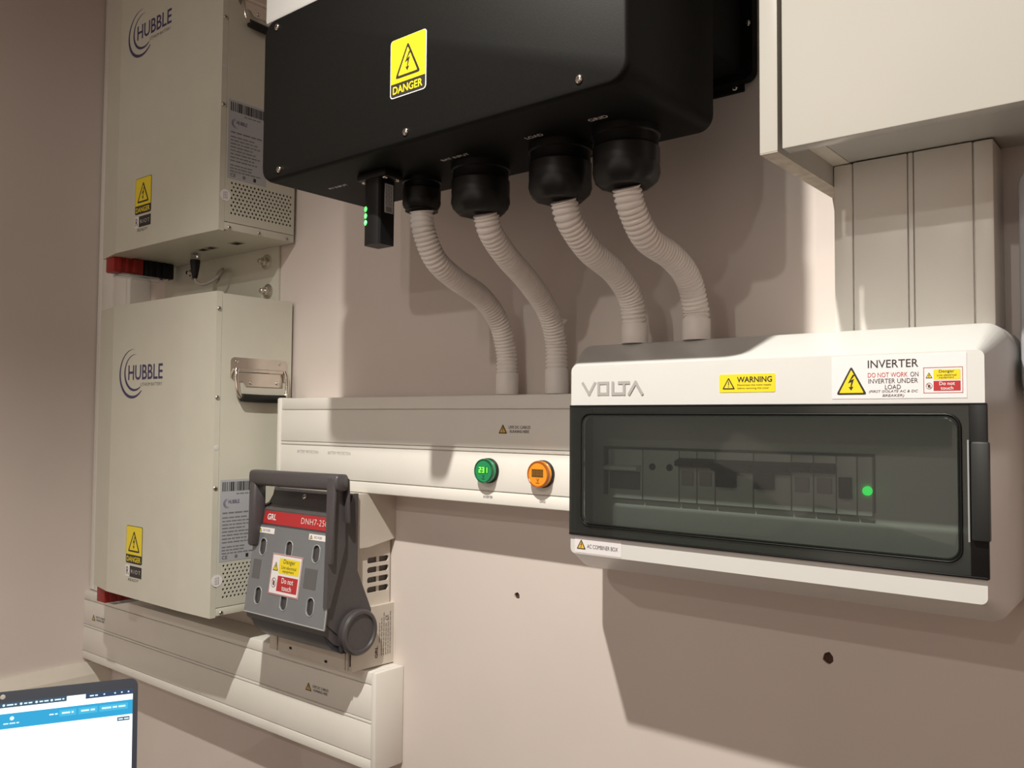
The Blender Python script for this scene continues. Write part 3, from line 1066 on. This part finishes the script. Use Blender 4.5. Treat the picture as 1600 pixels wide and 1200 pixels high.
# handle
hy0, hy1 = -0.1500, -0.1250
g = G()
outer = [(-1.2560, -0.1900), (-1.2710, -0.1900), (-1.2735, -0.0990)] + [(-1.2635 + 0.010 * math.cos(math.radians(q)), -0.0960 + 0.010 * math.sin(math.radians(q))) for q in (170, 130, 95)] + \
        [(-1.0550 + 0.008 * math.cos(math.radians(q)), -0.0905 + 0.008 * math.sin(math.radians(q))) for q in (85, 45, 5)] + [(-1.0470, -0.1900), (-1.0620, -0.1900)]
inner = [(-1.0640, -0.1115), (-1.2530, -0.1115)]
hand = outer + [(-1.0640, -0.1900)] + inner + [(-1.2480, -0.1900)]
hx = lambda u, v, w: Vector((u, -w, v + ZO))


def bar(g, a, b, rx, ry, mt, n=16):
    a, b = Vector(a), Vector(b)
    d = (b - a).normalized()
    side_v = Vector((0, 1, 0))
    o = d.cross(side_v).normalized()
    rings = []
    for p, s in ((a, .8), (a + d * .003, 1), (b - d * .003, 1), (b, .8)):
        ring = []
        for k in range(n):
            th = 2 * PI * k / n
            c, sn = math.cos(th), math.sin(th)
            q = 0.55
            ring.append(p + side_v * (s * ry * math.copysign(abs(c) ** q, c)) + o * (s * rx * math.copysign(abs(sn) ** q, sn)))
        rings.append(ring)
    g.loft(rings, mt)


bar(g, (-1.2735, -0.137, -0.1005 + ZO), (-1.0410, -0.137, -0.0985 + ZO), 0.0132, 0.0130, 'fuse_grey')
hb = g.obj('handle', fc, 50)
g = G()
bar(g, (-1.2640, -0.137, -0.092 + ZO), (-1.2640, -0.138, -0.2150 + ZO), 0.0102, 0.0125, 'fuse_grey')
g.obj('handle_arm', hb, 50)
g = G()
g.prism([(-0.1500, -0.0920), (-0.1460, -0.0880), (-0.1290, -0.0880), (-0.1245, -0.0920), (-0.1205, -0.152), (-0.1200, -0.200), (-0.1480, -0.290), (-0.1545, -0.290), (-0.1520, -0.190)], yz, -1.0625, -1.0535, 'fuse_grey')
ra = g.obj('handle_arm', hb, 40)
for (a, b) in (((-0.1500, -0.093), (-0.1540, -0.222)), ((-0.1250, -0.093), (-0.1215, -0.162))):
    g = G()
    bar(g, (-1.0510, a[0] + .003, a[1] + ZO), (-1.0510, b[0] + .003, b[1] + ZO), 0.0062, 0.0030, 'fuse_grey')
    g.obj('arm_rib', ra, 50)
# leaning front plane of the cover
O0, O1 = Vector((0, -0.1290, -0.1540)), Vector((0, -0.1530, -0.3230))
vdir = (O0 - O1).normalized()
ndir = Vector((0, vdir.z, -vdir.y)) * -1
ndir = Vector((0, -vdir.z, vdir.y))


def lean(u, v, w):
    """v = height above the camera along the leaning face"""
    t = (v - O1.z) / vdir.z
    p = O1 + vdir * t + ndir * w
    return Vector((u, p.y, p.z + ZO))


g = G()
g.prism([(-1.2530, -0.1770), (-1.0690, -0.1770), (-1.0690, -0.1560), (-1.2500, -0.1560)], lean, 0, 0.0006, 'print_red')
g.text('GRL', lean, (-1.2420, -0.1705, -1.2180, -0.1605), 0.0008, 'print_white', 0.02, shear=0.1)
g.text('DNH7-250', lean, (-1.1500, -0.1705, -1.0830, -0.1610), 0.0008, 'print_white', -0.012, spacing=1.1)
g.flat = True
tag(g.obj('brand_band', fc, 0), 'red band lettered GRL DNH7-250')
HO = [(-1.2400, -0.2155), (-1.1690, -0.2140), (-1.0990, -0.2135), (-1.2355, -0.2945), (-1.1650, -0.2950), (-1.0970, -0.2940)]
g = G()
holes = [rrect(x - .0080, x + .0080, z - .0130, z + .0130, .0078, 6) for x, z in HO]
g.plate([(-1.2690, -0.3235), (-1.0560, -0.3235), (-1.0580, -0.2190), (-1.0680, -0.2190), (-1.0700, -0.1800), (-1.2600, -0.1800), (-1.2640, -0.2150), (-1.2690, -0.2150)], holes, lean, 0.0010, 0.0030, 'smoke_panel')
win = g.obj('smoked_window', fc, 0)
for x, z in HO:
    g = G()
    p = rrect(x - .0089, x + .0089, z - .0139, z + .0139, .0086, 6)
    P = [lean(u, v, 0.0031) for u, v in p]
    g.tube(P + [P[0]], 0.0009, 'smoke_rim', 8, cap=False)
    g.obj('test_hole_rim', win, 60)
for x0, x1 in ((-1.2600, -1.2390), (-1.1210, -1.0900)):
    g = G()
    g.prism([(x0, -0.268), (x1, -0.268), (x1, -0.237), (x0, -0.237)], lean, 0.0030, 0.0034, 'smoke_inset')
    g.obj('window_inset', win, 0)
g = G()
P = [lean(-1.0690, -0.2190, .0033), lean(-1.0585, -0.2190, .0033), lean(-1.0565, -0.3230, .0033)]
g.tube(P, 0.0011, 'smoke_rim', 8)
P = [lean(-1.2690, -0.3235, .003), lean(-1.0560, -0.3235, .003)]
g.tube(P, 0.0011, 'smoke_rim', 8)
g.obj('window_edge', win, 60)
# window stickers
g = G()
a, b, c, d = -1.2080, -1.1290, -0.2870, -0.2225
g.prism([(a, c), (b, c), (b, d), (a, d)], lean, 0.0036, 0.0042, 'sticker_white')
W = 0.0044


def touch_sign(g, fr, a, b, c, d, w, border=True):
    ww, hh = b - a, d - c
    if border:
        for q in ((a, c, b, c + hh * .02), (a, d - hh * .02, b, d), (a, c, a + ww * .016, d), (b - ww * .016, c, b, d)):
            g.rect(*q, fr, w, 'print_brick')
    g.sheet(rrect(a + ww * .26, b - ww * .06, c + hh * .53, d - hh * .09, hh * .025), fr, w, 'yellow')
    g.rect(a + ww * .26, c + hh * .09, b - ww * .06, c + hh * .47, fr, w, 'print_red')
    g.text('Danger', fr, (a + ww * .40, c + hh * .755, b - ww * .21, c + hh * .895), w + .0002, 'print_black', 0.0)
    g.text('Live electrical', fr, (a + ww * .35, c + hh * .655, b - ww * .16, c + hh * .735), w + .0002, 'print_black', 0.0)
    g.text('equipment', fr, (a + ww * .40, c + hh * .55, b - ww * .22, c + hh * .635), w + .0002, 'print_black', 0.0)
    g.text('Do not', fr, (a + ww * .41, c + hh * .30, b - ww * .20, c + hh * .435), w + .0002, 'print_white', 0.01)
    g.text('touch', fr, (a + ww * .44, c + hh * .125, b - ww * .24, c + hh * .255), w + .0002, 'print_white', 0.01)
    warn_tri(g, fr, a + ww * .145, c + hh * .58, ww * .18, hh * .23, w, 'print_black', 'yellow', 'bolt', .09)
    cx, cz, rx, rz = a + ww * .145, c + hh * .28, ww * .085, hh * .125
    P1, P2 = circle(cx, cz, rx, 24, rz), circle(cx, cz, rx * .84, 24, rz * .84)
    for k in range(24):
        j = (k + 1) % 24
        g.sheet([P1[k], P1[j], P2[j], P2[k]], fr, w, 'print_grey')
    g.sheet(circle(cx, cz - rz * .05, rx * .42, 12, rz * .5), fr, w, 'print_black')
    g.sheet([(cx - rx * .7, cz + rz * .6), (cx - rx * .55, cz + rz * .75), (cx + rx * .7, cz - rz * .6), (cx + rx * .55, cz - rz * .75)], fr, w + .0001, 'print_brick')


touch_sign(g, lean, a + .0005, b - .0005, c + .0005, d - .0005, W)
g.flat = True
tag(g.obj('do_not_touch_sticker', fc, 0), 'yellow and red danger do not touch sticker')
for a, b, c, d in ((-1.2580, -1.2140, -0.1930, -0.1838), (-1.1215, -1.0755, -0.1930, -0.1838)):
    g = G()
    g.prism([(a, c), (b, c), (b, d), (a, d)], lean, 0.0031, 0.0036, 'print_white')
    warn_tri(g, lean, a + .0058, c + .0016, .0078, .0064, .0038, 'print_black', 'yellow', 'bolt', .1)
    g.text('DC FUSE', lean, (a + .0135, c + .0030, a + .0325, d - .0028), .0038, 'print_black', 0.0)
    g.flat = True
    tag(g.obj('fuse_sticker', fc, 0), 'small white DC FUSE sticker')
screw('screw', fc, (-1.1790, -0.1035, -0.1310), (0, -0.95, 0.30), 0.0048)

# ================================================================== COMBINER BOX
cb = thing('combiner_box', 'pale grey electrical combiner box with dark tinted window door', 'electrical box', (-0.39, -0.08, -0.186 + ZO))
BACK = (-0.6400, -0.1485, -0.1860, 0.0967)
FRNT = (-0.5930, -0.1535, -0.1560, 0.0650)
CY = -0.163


def ring(q, y, r):
    return [Vector((x, y, z + ZO)) for x, z in rrect(*q, r, 6)]


mid = tuple(a + (b - a) * 0.04 for a, b in zip(BACK, FRNT))
near = tuple(a + (b - a) * 0.96 for a, b in zip(BACK, FRNT))
g = G()
g.loft([ring(BACK, 0, .022), ring(BACK, -0.080, .020), ring(mid, -0.0835, .019), ring(near, CY + .0025, .0085), ring(FRNT, CY, .006)], 'case_white', cap0=True, cap1=False)
g.obj('case', cb, 30)
g = G()
g.plate(rrect(*FRNT, .006, 6), [[(-0.5885, -0.1325), (-0.1590, -0.1325), (-0.1590, 0.0165), (-0.5885, 0.0165)]], front(CY), -0.004, 0, 'case_white')
g.obj('front_frame', cb, 0)
# interior
g = G()
g.box(-0.610, -0.165, -0.0500, -0.0450, -0.140 + ZO, 0.030 + ZO, 'case_white')
g.obj('back_tray', cb)
DY = -0.088
pf = front(DY)
g = G()
g.plate([(-0.612, -0.150), (-0.165, -0.150), (-0.165, 0.050), (-0.612, 0.050)], [[(-0.5960, -0.0915), (-0.2675, -0.0915), (-0.2675, -0.0315), (-0.5960, -0.0315)]], pf, -0.003, 0, 'case_white')
g.obj('inner_cover', cb, 0)
mods = []


def module(x0, x1, nm, lab, build, z0=-0.0945, z1=-0.0345, w1=0.006):
    g = G()
    g.box(x0 + .0005, x1 - .0005, DY - w1, DY + 0.02, z0 + ZO, z1 + ZO, 'white_paint', 0.001)
    o = g.obj(nm, cb)
    if lab:
        o['label'] = lab
    if build:
        build(o, x0, x1, DY - w1)
    return o


def tgl(o, x0, x1, y, z, h, mt, proud=0.010, inset=0.003):
    g = G()
    g.prism([(y, z - h / 2), (y - proud, z - h * .3), (y - proud, z + h * .2), (y, z + h / 2)], yz, x0 + inset, x1 - inset, mt)
    g.obj('toggle', o, 20)


def b_main(o, x0, x1, y):
    tgl(o, x0, x1, y, -0.0570, .008, 'print_white', .012, .002)
    g = G()
    g.box(x0 + .004, x1 - .003, y - .0015, y, -0.083 + ZO, -0.0615 + ZO, 'print_grey', .001)
    g.obj('rating_plate', o)


def b_lamp(o, x0, x1, y):
    for cx in (x0 + (x1 - x0) * .28, x0 + (x1 - x0) * .75):
        g = G()
        g.lathe([(.0042, 0), (.0040, .0015), (.002, .002), (.0003, .002)], (cx, y, -0.0545 + ZO), (0, -1, 0), 'dark_hole', 14)
        g.obj('indicator_lens', o, 50)


def b_mcb(o, x0, x1, y):
    tgl(o, x0, x1, y, -0.0480, .011, 'black_plastic', .012, .0005)
    g = G()
    g.box(x0 + .004, x1 - .004, y - .002, y, -0.074 + ZO, -0.058 + ZO, 'print_faint', .001)
    g.obj('rating_plate', o)


def b_rcd(o, x0, x1, y):
    tgl(o, x0, x1, y, -0.0500, .014, 'black_plastic', .012, .0005)
    g = G()
    g.box(x0 + .004, x0 + (x1 - x0) * .58, y - .008, y, -0.0735 + ZO, -0.0500 + ZO, 'black_plastic', .001)
    g.obj('lever', o)


def b_relay(o, x0, x1, y):
    g = G()
    g.box(x0 + .004, x0 + .0165, y - .006, y, -0.0780 + ZO, -0.0560 + ZO, 'black_plastic', .001)
    g.obj('lever', o)


module(-0.5861, -0.5361, 'isolator_switch', None, b_main)
module(-0.5361, -0.4870, 'indicator_module', None, b_lamp)
module(-0.4870, -0.4641, 'circuit_breaker', None, b_mcb)
module(-0.4641, -0.4412, 'circuit_breaker', None, b_mcb)
module(-0.4412, -0.3955, 'breaker_block', None, b_rcd)
module(-0.3955, -0.3526, 'breaker_block', None, b_rcd)
module(-0.3526, -0.3288, 'circuit_breaker', None, b_mcb)
module(-0.3288, -0.3050, 'circuit_breaker', None, b_mcb)
module(-0.3050, -0.2840, 'relay', None, b_relay)
lm = module(-0.2840, -0.2683, 'pilot_lamp', None, None)
g = G()
g.lathe([(.0048, 0), (.0046, .003), (.003, .0045), (.0005, .005)], (-0.2733, DY - .006, -0.0688 + ZO), (0, -1, 0), 'led_green', 18)
tag(g.obj('lamp_lens', lm, 60), 'lit green pilot lamp')
# cable bulges under the cover edge
# door
g = G()
g.plate([(-0.5930, -0.1340), (-0.1520, -0.1340), (-0.1520, 0.0182), (-0.5930, 0.0182)], [rrect(-0.5725, -0.1755, -0.1185, 0.0052, .010, 6)], front(CY), 0.0004, 0.0030, 'smoke_glass_frame')
dr = g.obj('window_door', cb, 0)
g = G()
g.loft([ring((-0.5745, -0.1735, -0.1205, 0.0072), CY - .0032, .011), ring((-0.5735, -0.1745, -0.1195, 0.0062), CY - .0056, .0105), ring((-0.5712, -0.1768, -0.1172, 0.0039), CY - .0064, .0095)], 'smoke_glass', cap0=False, cap1=True)
tag(g.obj('pane', dr, 30), 'dark tinted window pane')
g = G()
P = [front(CY)(u, v, .0042) for u, v in rrect(-0.5755, -0.1725, -0.1215, 0.0082, .0115, 6)]
g.tube(P + [P[0]], 0.0010, 'black_plastic', 8, cap=False)
g.obj('gasket', dr, 60)
g = G()
for q in ((-0.5930, -0.1520, 0.0165, 0.0184), (-0.5930, -0.1520, -0.1342, -0.1318)):
    g.box(q[0], q[1], CY - .0040, CY - .0003, q[2] + ZO, q[3] + ZO, 'black_plastic', .0009)
g.box(-0.1660, -0.1512, CY - .0036, CY - .0003, -0.1340 + ZO, 0.0182 + ZO, 'black_plastic', .0012)
g.obj('hinge_strip', dr, 30)
g = G()
g.box(-0.1640, -0.1492, CY - .0085, CY - .003, -0.1012 + ZO, -0.0153 + ZO, 'latch_black', .002)
g.obj('latch', dr, 30)
g = G()
g.tube([front(CY)(-0.1662, v, .0050) for v in (-0.0140, -0.05, -0.08, -0.1025)], .0009, 'smoke_rim', 8)
g.obj('latch_edge', dr, 60)
# stickers and lettering
fr = front(CY, 0.9238)
g = G()
sw = 0.0036
stroke_w = [0.0004]


def stroke(pts):
    for p, q in zip(pts, pts[1:]):
        p, q = Vector(p), Vector(q)
        d = (q - p).normalized() * sw / 2
        n = Vector((-d.y, d.x))
        g.sheet([tuple(p - d + n), tuple(p - d - n), tuple(q + d - n), tuple(q + d + n)], fr, stroke_w[0], 'volta_grey')
        stroke_w[0] += 0.00006


z0, z1 = 0.0338, 0.0475
stroke([(-0.6235, z1), (-0.6140, z0), (-0.6055, z1)])
stroke([(-0.5995, z0), (-0.5860, z0), (-0.5860, z1), (-0.5995, z1), (-0.5995, z0)])
stroke([(-0.5785, z1), (-0.5785, z0), (-0.5660, z0)])
stroke([(-0.5690, z1), (-0.5555, z1)])
stroke([(-0.5620, z1), (-0.5620, z0)])
stroke([(-0.5545, z0), (-0.5455, z1), (-0.5365, z0)])
g.flat = True
tag(g.obj('brand_lettering', cb, 0), 'grey VOLTA lettering')
g = G()
a, b, c, d = -0.4355, -0.3697, 0.0333, 0.0537
g.prism(rrect(a, b, c, d, .0015), fr, 0, .0004, 'yellow')
warn_tri(g, fr, a + .0115, c + .0035, .0155, .0135, .0006, 'print_black', 'yellow', 'mark', .085)
g.text('WARNING', fr, (a + .0215, c + .0110, b - .0035, c + .0175), .0006, 'print_black', 0.02)
g.text('Disconnect the mains supply', fr, (a + .0220, c + .0066, b - .0045, c + .0092), .0006, 'print_black', 0.0)
g.text('before removing this cover', fr, (a + .0220, c + .0030, b - .0070, c + .0056), .0006, 'print_black', 0.0)
g.flat = True
tag(g.obj('warning_sticker', cb, 0), 'small yellow WARNING sticker')
g = G()
a, b, c, d = -0.3085, -0.1812, 0.0248, 0.0683
g.prism([(a, c), (b, c), (b, d), (a, d)], fr, 0, .0004, 'sticker_white')
warn_tri(g, fr, a + .0200, c + .0042, .0310, .0295, .0006, 'print_black', 'yellow', 'bolt', .06)
g.text('INVERTER', fr, (a + .0365, c + .0310, a + .0845, c + .0390), .0006, 'print_black', 0.005)
g.text('DO NOT WORK', fr, (a + .0365, c + .0215, a + .0745, c + .0262), .0006, 'print_red', -0.002)
g.text('ON', fr, (a + .0770, c + .0215, a + .0845, c + .0262), .0006, 'print_black', 0.0)
g.text('INVERTER UNDER', fr, (a + .0370, c + .0153, a + .0840, c + .0200), .0006, 'print_black', 0.0)
g.text('LOAD', fr, (a + .0530, c + .0093, a + .0680, c + .0138), .0006, 'print_black', 0.0)
g.text('(FIRST ISOLATE AC & DC', fr, (a + .0375, c + .0052, a + .0840, c + .0085), .0006, 'print_black', 0.0, shear=.2)
g.text('BREAKER)', fr, (a + .0505, c + .0010, a + .0710, c + .0043), .0006, 'print_black', 0.0, shear=.2)
touch_sign(g, fr, a + .0890, a + .1240, c + .0048, c + .0300, .0006)
g.flat = True
tag(g.obj('inverter_sticker', cb, 0), 'white INVERTER do not work under load sticker')
g = G()
a, b, c, d = -0.6350, -0.5655, -0.1672, -0.1478
g.prism([(a, c), (b, c), (b, d), (a, d)], fr, 0, .0004, 'sticker_white')
warn_tri(g, fr, a + .0100, c + .0045, .0140, .0125, .0006, 'print_black', 'amber', 'bolt', .09)
g.text('AC COMBINER BOX', fr, (a + .0190, c + .0065, b - .0050, c + .0115), .0006, 'print_black', 0.0)
g.flat = True
tag(g.obj('name_sticker', cb, 0), 'white AC COMBINER BOX sticker')

# ================================================================== WALL CABINET
wc = thing('wall_cabinet', 'white wall cabinet with a plain door at the upper right', 'cabinet', (0.0, -0.1, 0.262 + ZO))
KX1, KZ1 = 0.499, 0.95
g = G()
g.box(-0.3386, -0.3205, -0.206, 0.0, 0.262 + ZO, KZ1 + ZO, 'door_white', .0006)
g.obj('end_panel', wc)
g = G()
g.box(-0.3384, -0.3207, -0.2055, -0.001, 0.2612 + ZO, 0.2620 + ZO, 'raw_board')
g.obj('raw_edge', wc)
g = G()
g.box(-0.3161, KX1, -0.206, -0.1880, 0.2630 + ZO, KZ1 + ZO, 'door_white', .001)
g.obj('door', wc)
g = G()
g.box(-0.3203, -0.3030, -0.1850, 0.0, 0.2840 + ZO, KZ1 + ZO, 'door_edge')
g.obj('carcass_side', wc)
g = G()
g.box(-0.3029, KX1, -0.1850, 0.0, 0.2850 + ZO, 0.3010 + ZO, 'door_white')
g.obj('carcass_bottom', wc)
g = G()
g.box(-0.3029, KX1, -0.0060, 0.0, 0.3011 + ZO, KZ1 + ZO, 'door_edge')
g.obj('carcass_back', wc)

# ------------------------------------------------------------------ grey box at the right edge
gb = thing('junction_box', 'light grey rounded box on the wall at the far right edge', 'box', (-0.03, -0.02, 0.02 + ZO))
g = G()
g.loft([[Vector((x, y, z + ZO)) for x, z in rrect(-0.1440 + k, 0.10 - k, 0.02 + k, 0.2560 - k, .022, 8)] for y, k in ((0, 0), (-0.040, 0), (-0.044, .0015), (-0.046, .005))], 'grey_case')
g.obj('cover', gb, 40)
g = G()
g.box(-0.1435 + .02, 0.08, -0.0475, -0.045, 0.05 + ZO, 0.226 + ZO, 'grey_case', .002)
g.obj('lid_panel', gb)

# ================================================================== LAPTOP
ca = math.atan((3750 - 800) / 1339.94)
fh = Vector((-math.sin(yaw), math.cos(yaw), 0))
dh = fh * math.cos(ca) + r0 * math.sin(ca)
bh = fh * math.sin(ca) - r0 * math.cos(ca)
T = math.radians(24)
upv = Vector((0, 0, math.cos(T))) + bh * math.sin(T)
nv = Vector((0, 0, math.sin(T))) - bh * math.cos(T)           # towards the viewer
LC = Vector((-1.2533, -0.531, -0.366 + ZO))
LW, LH = 0.1645, 0.225
lap = thing('laptop', 'open laptop with a bright browser window at the lower left', 'laptop', LC - upv * LH - Vector((0, 0, 0.02)))
lf = lambda u, v, w: LC + dh * u + upv * v + nv * w
g = G()
g.loft([[lf(u, v, w) for u, v in rrect(-LW, LW, -LH, 0, .011, 8)] for w in (-0.006, 0)], 'laptop_bezel')
ls = g.obj('screen_lid', lap, 40)
g = G()
sx, sy0, sy1 = LW - 0.0065, -LH + 0.016, -0.0145
g.rect(-sx, sy0, sx, sy1, lf, .0004, 'scr_white')
g.rect(-sx, sy1 - .0065, sx, sy1, lf, .0006, 'scr_navy')
g.rect(-sx, sy1 - .0065, .0900, sy1 - .0005, lf, .0007, 'scr_dark')
g.rect(.0760, sy1 - .0065, .0990, sy1 - .0003, lf, .0008, 'scr_white')
g.rect(-sx, sy1 - .0330, sx, sy1 - .0140, lf, .0006, 'scr_blue')
for a, b in ((.0560 + .012, .0880), (.0910, .1140), (.1165, .1520)):
    g.rect(a, sy1 - .0255, b, sy1 - .0175, lf, .0008, 'scr_blue_pale')
    illegible(g, lf, a + .003, b - .003, sy1 - .0225, .0022, .0010, 'scr_text', int(a * 1e4))
illegible(g, lf, .0560, .0660, sy1 - .0225, .0018, .0010, 'scr_text', 3)
for k, u in enumerate((.002, .022, .040, .058)):
    g.sheet(circle(u, sy1 - .0033, .0016, 10), lf, .0010, 'scr_text')
    illegible(g, lf, u + .0035, u + .015, sy1 - .0042, .0018, .0010, 'scr_text', 30 + k)
illegible(g, lf, .1040, .1140, sy1 - .0042, .0018, .0010, 'scr_text', 90)
for u in (.1210, .1345, .1430, .1515):
    g.rect(u, sy1 - .0040, u + .002, sy1 - .0022, lf, .0010, 'scr_text')
g.sheet(circle(.0125, sy1 - .0205, .0026, 12), lf, .0010, 'scr_text')
illegible(g, lf, .0030, .0210, sy1 - .0275, .0016, .0010, 'scr_text', 44)
g.rect(.1390, sy1 - .0405, .1545, sy1 - .0355, lf, .0006, 'scr_dark')
illegible(g, lf, .1405, .1535, sy1 - .0390, .0018, .0008, 'scr_text', 45)
g.flat = True
tag(g.obj('display', ls, 0), 'lit screen showing a white page with a blue header')
g = G()
g.lathe([(.0032, 0), (.0032, .0004), (.0028, .0006), (.0010, .0006)], lf(0.0, -0.0068, 0), nv, 'cable_grey', 18)
g.obj('webcam', ls, 40)
hb0 = LC - upv * LH
bf = lambda u, v, w: hb0 + dh * u - bh * v + Vector((0, 0, w))
g = G()
g.loft([[bf(u, v, w) for u, v in rrect(-LW, LW, 0.0, 0.225, .008, 6)] for w in (-0.020, -0.004)], 'laptop_lid')
g.obj('keyboard_base', lap, 40)
g = G()
for r_ in range(5):
    for k in range(14):
        u = -0.142 + k * 0.0204
        v = 0.022 + r_ * 0.0195
        P = [(u, v), (u + .0175, v), (u + .0175, v + .0165), (u, v + .0165)]
        g.prism(P, bf, -.004, -.0025, 'laptop_bezel')
kb = g.obj('keys', lap, 0)
kb['kind'] = 'stuff'
# table carrying the laptop
tz = hb0.z - 0.020
tb = thing('table', 'wooden table carrying the laptop', 'table', (hb0.x, hb0.y, ZF + ZO))
tf = lambda u, v, w: Vector((hb0.x, hb0.y, 0)) + dh * u - bh * v + Vector((0, 0, w))
g = G()
g.loft([[tf(u, v, w) for u, v in rrect(-0.30, 0.185, -0.015, 0.40, .01, 4)] for w in (tz - 0.022, tz)], 'wood')
g.obj('table_top', tb, 40)
for u, v in ((-0.28, 0.01), (0.165, 0.01), (-0.28, 0.375), (0.165, 0.375)):
    g = G()
    g.loft([[tf(u + a * s, v + b * s, w) for a, b in ((-.015, -.015), (.015, -.015), (.015, .015), (-.015, .015))] for w, s in ((0.0, .7), (tz - 0.022, 1))], 'wood')
    g.obj('leg', tb, 20)
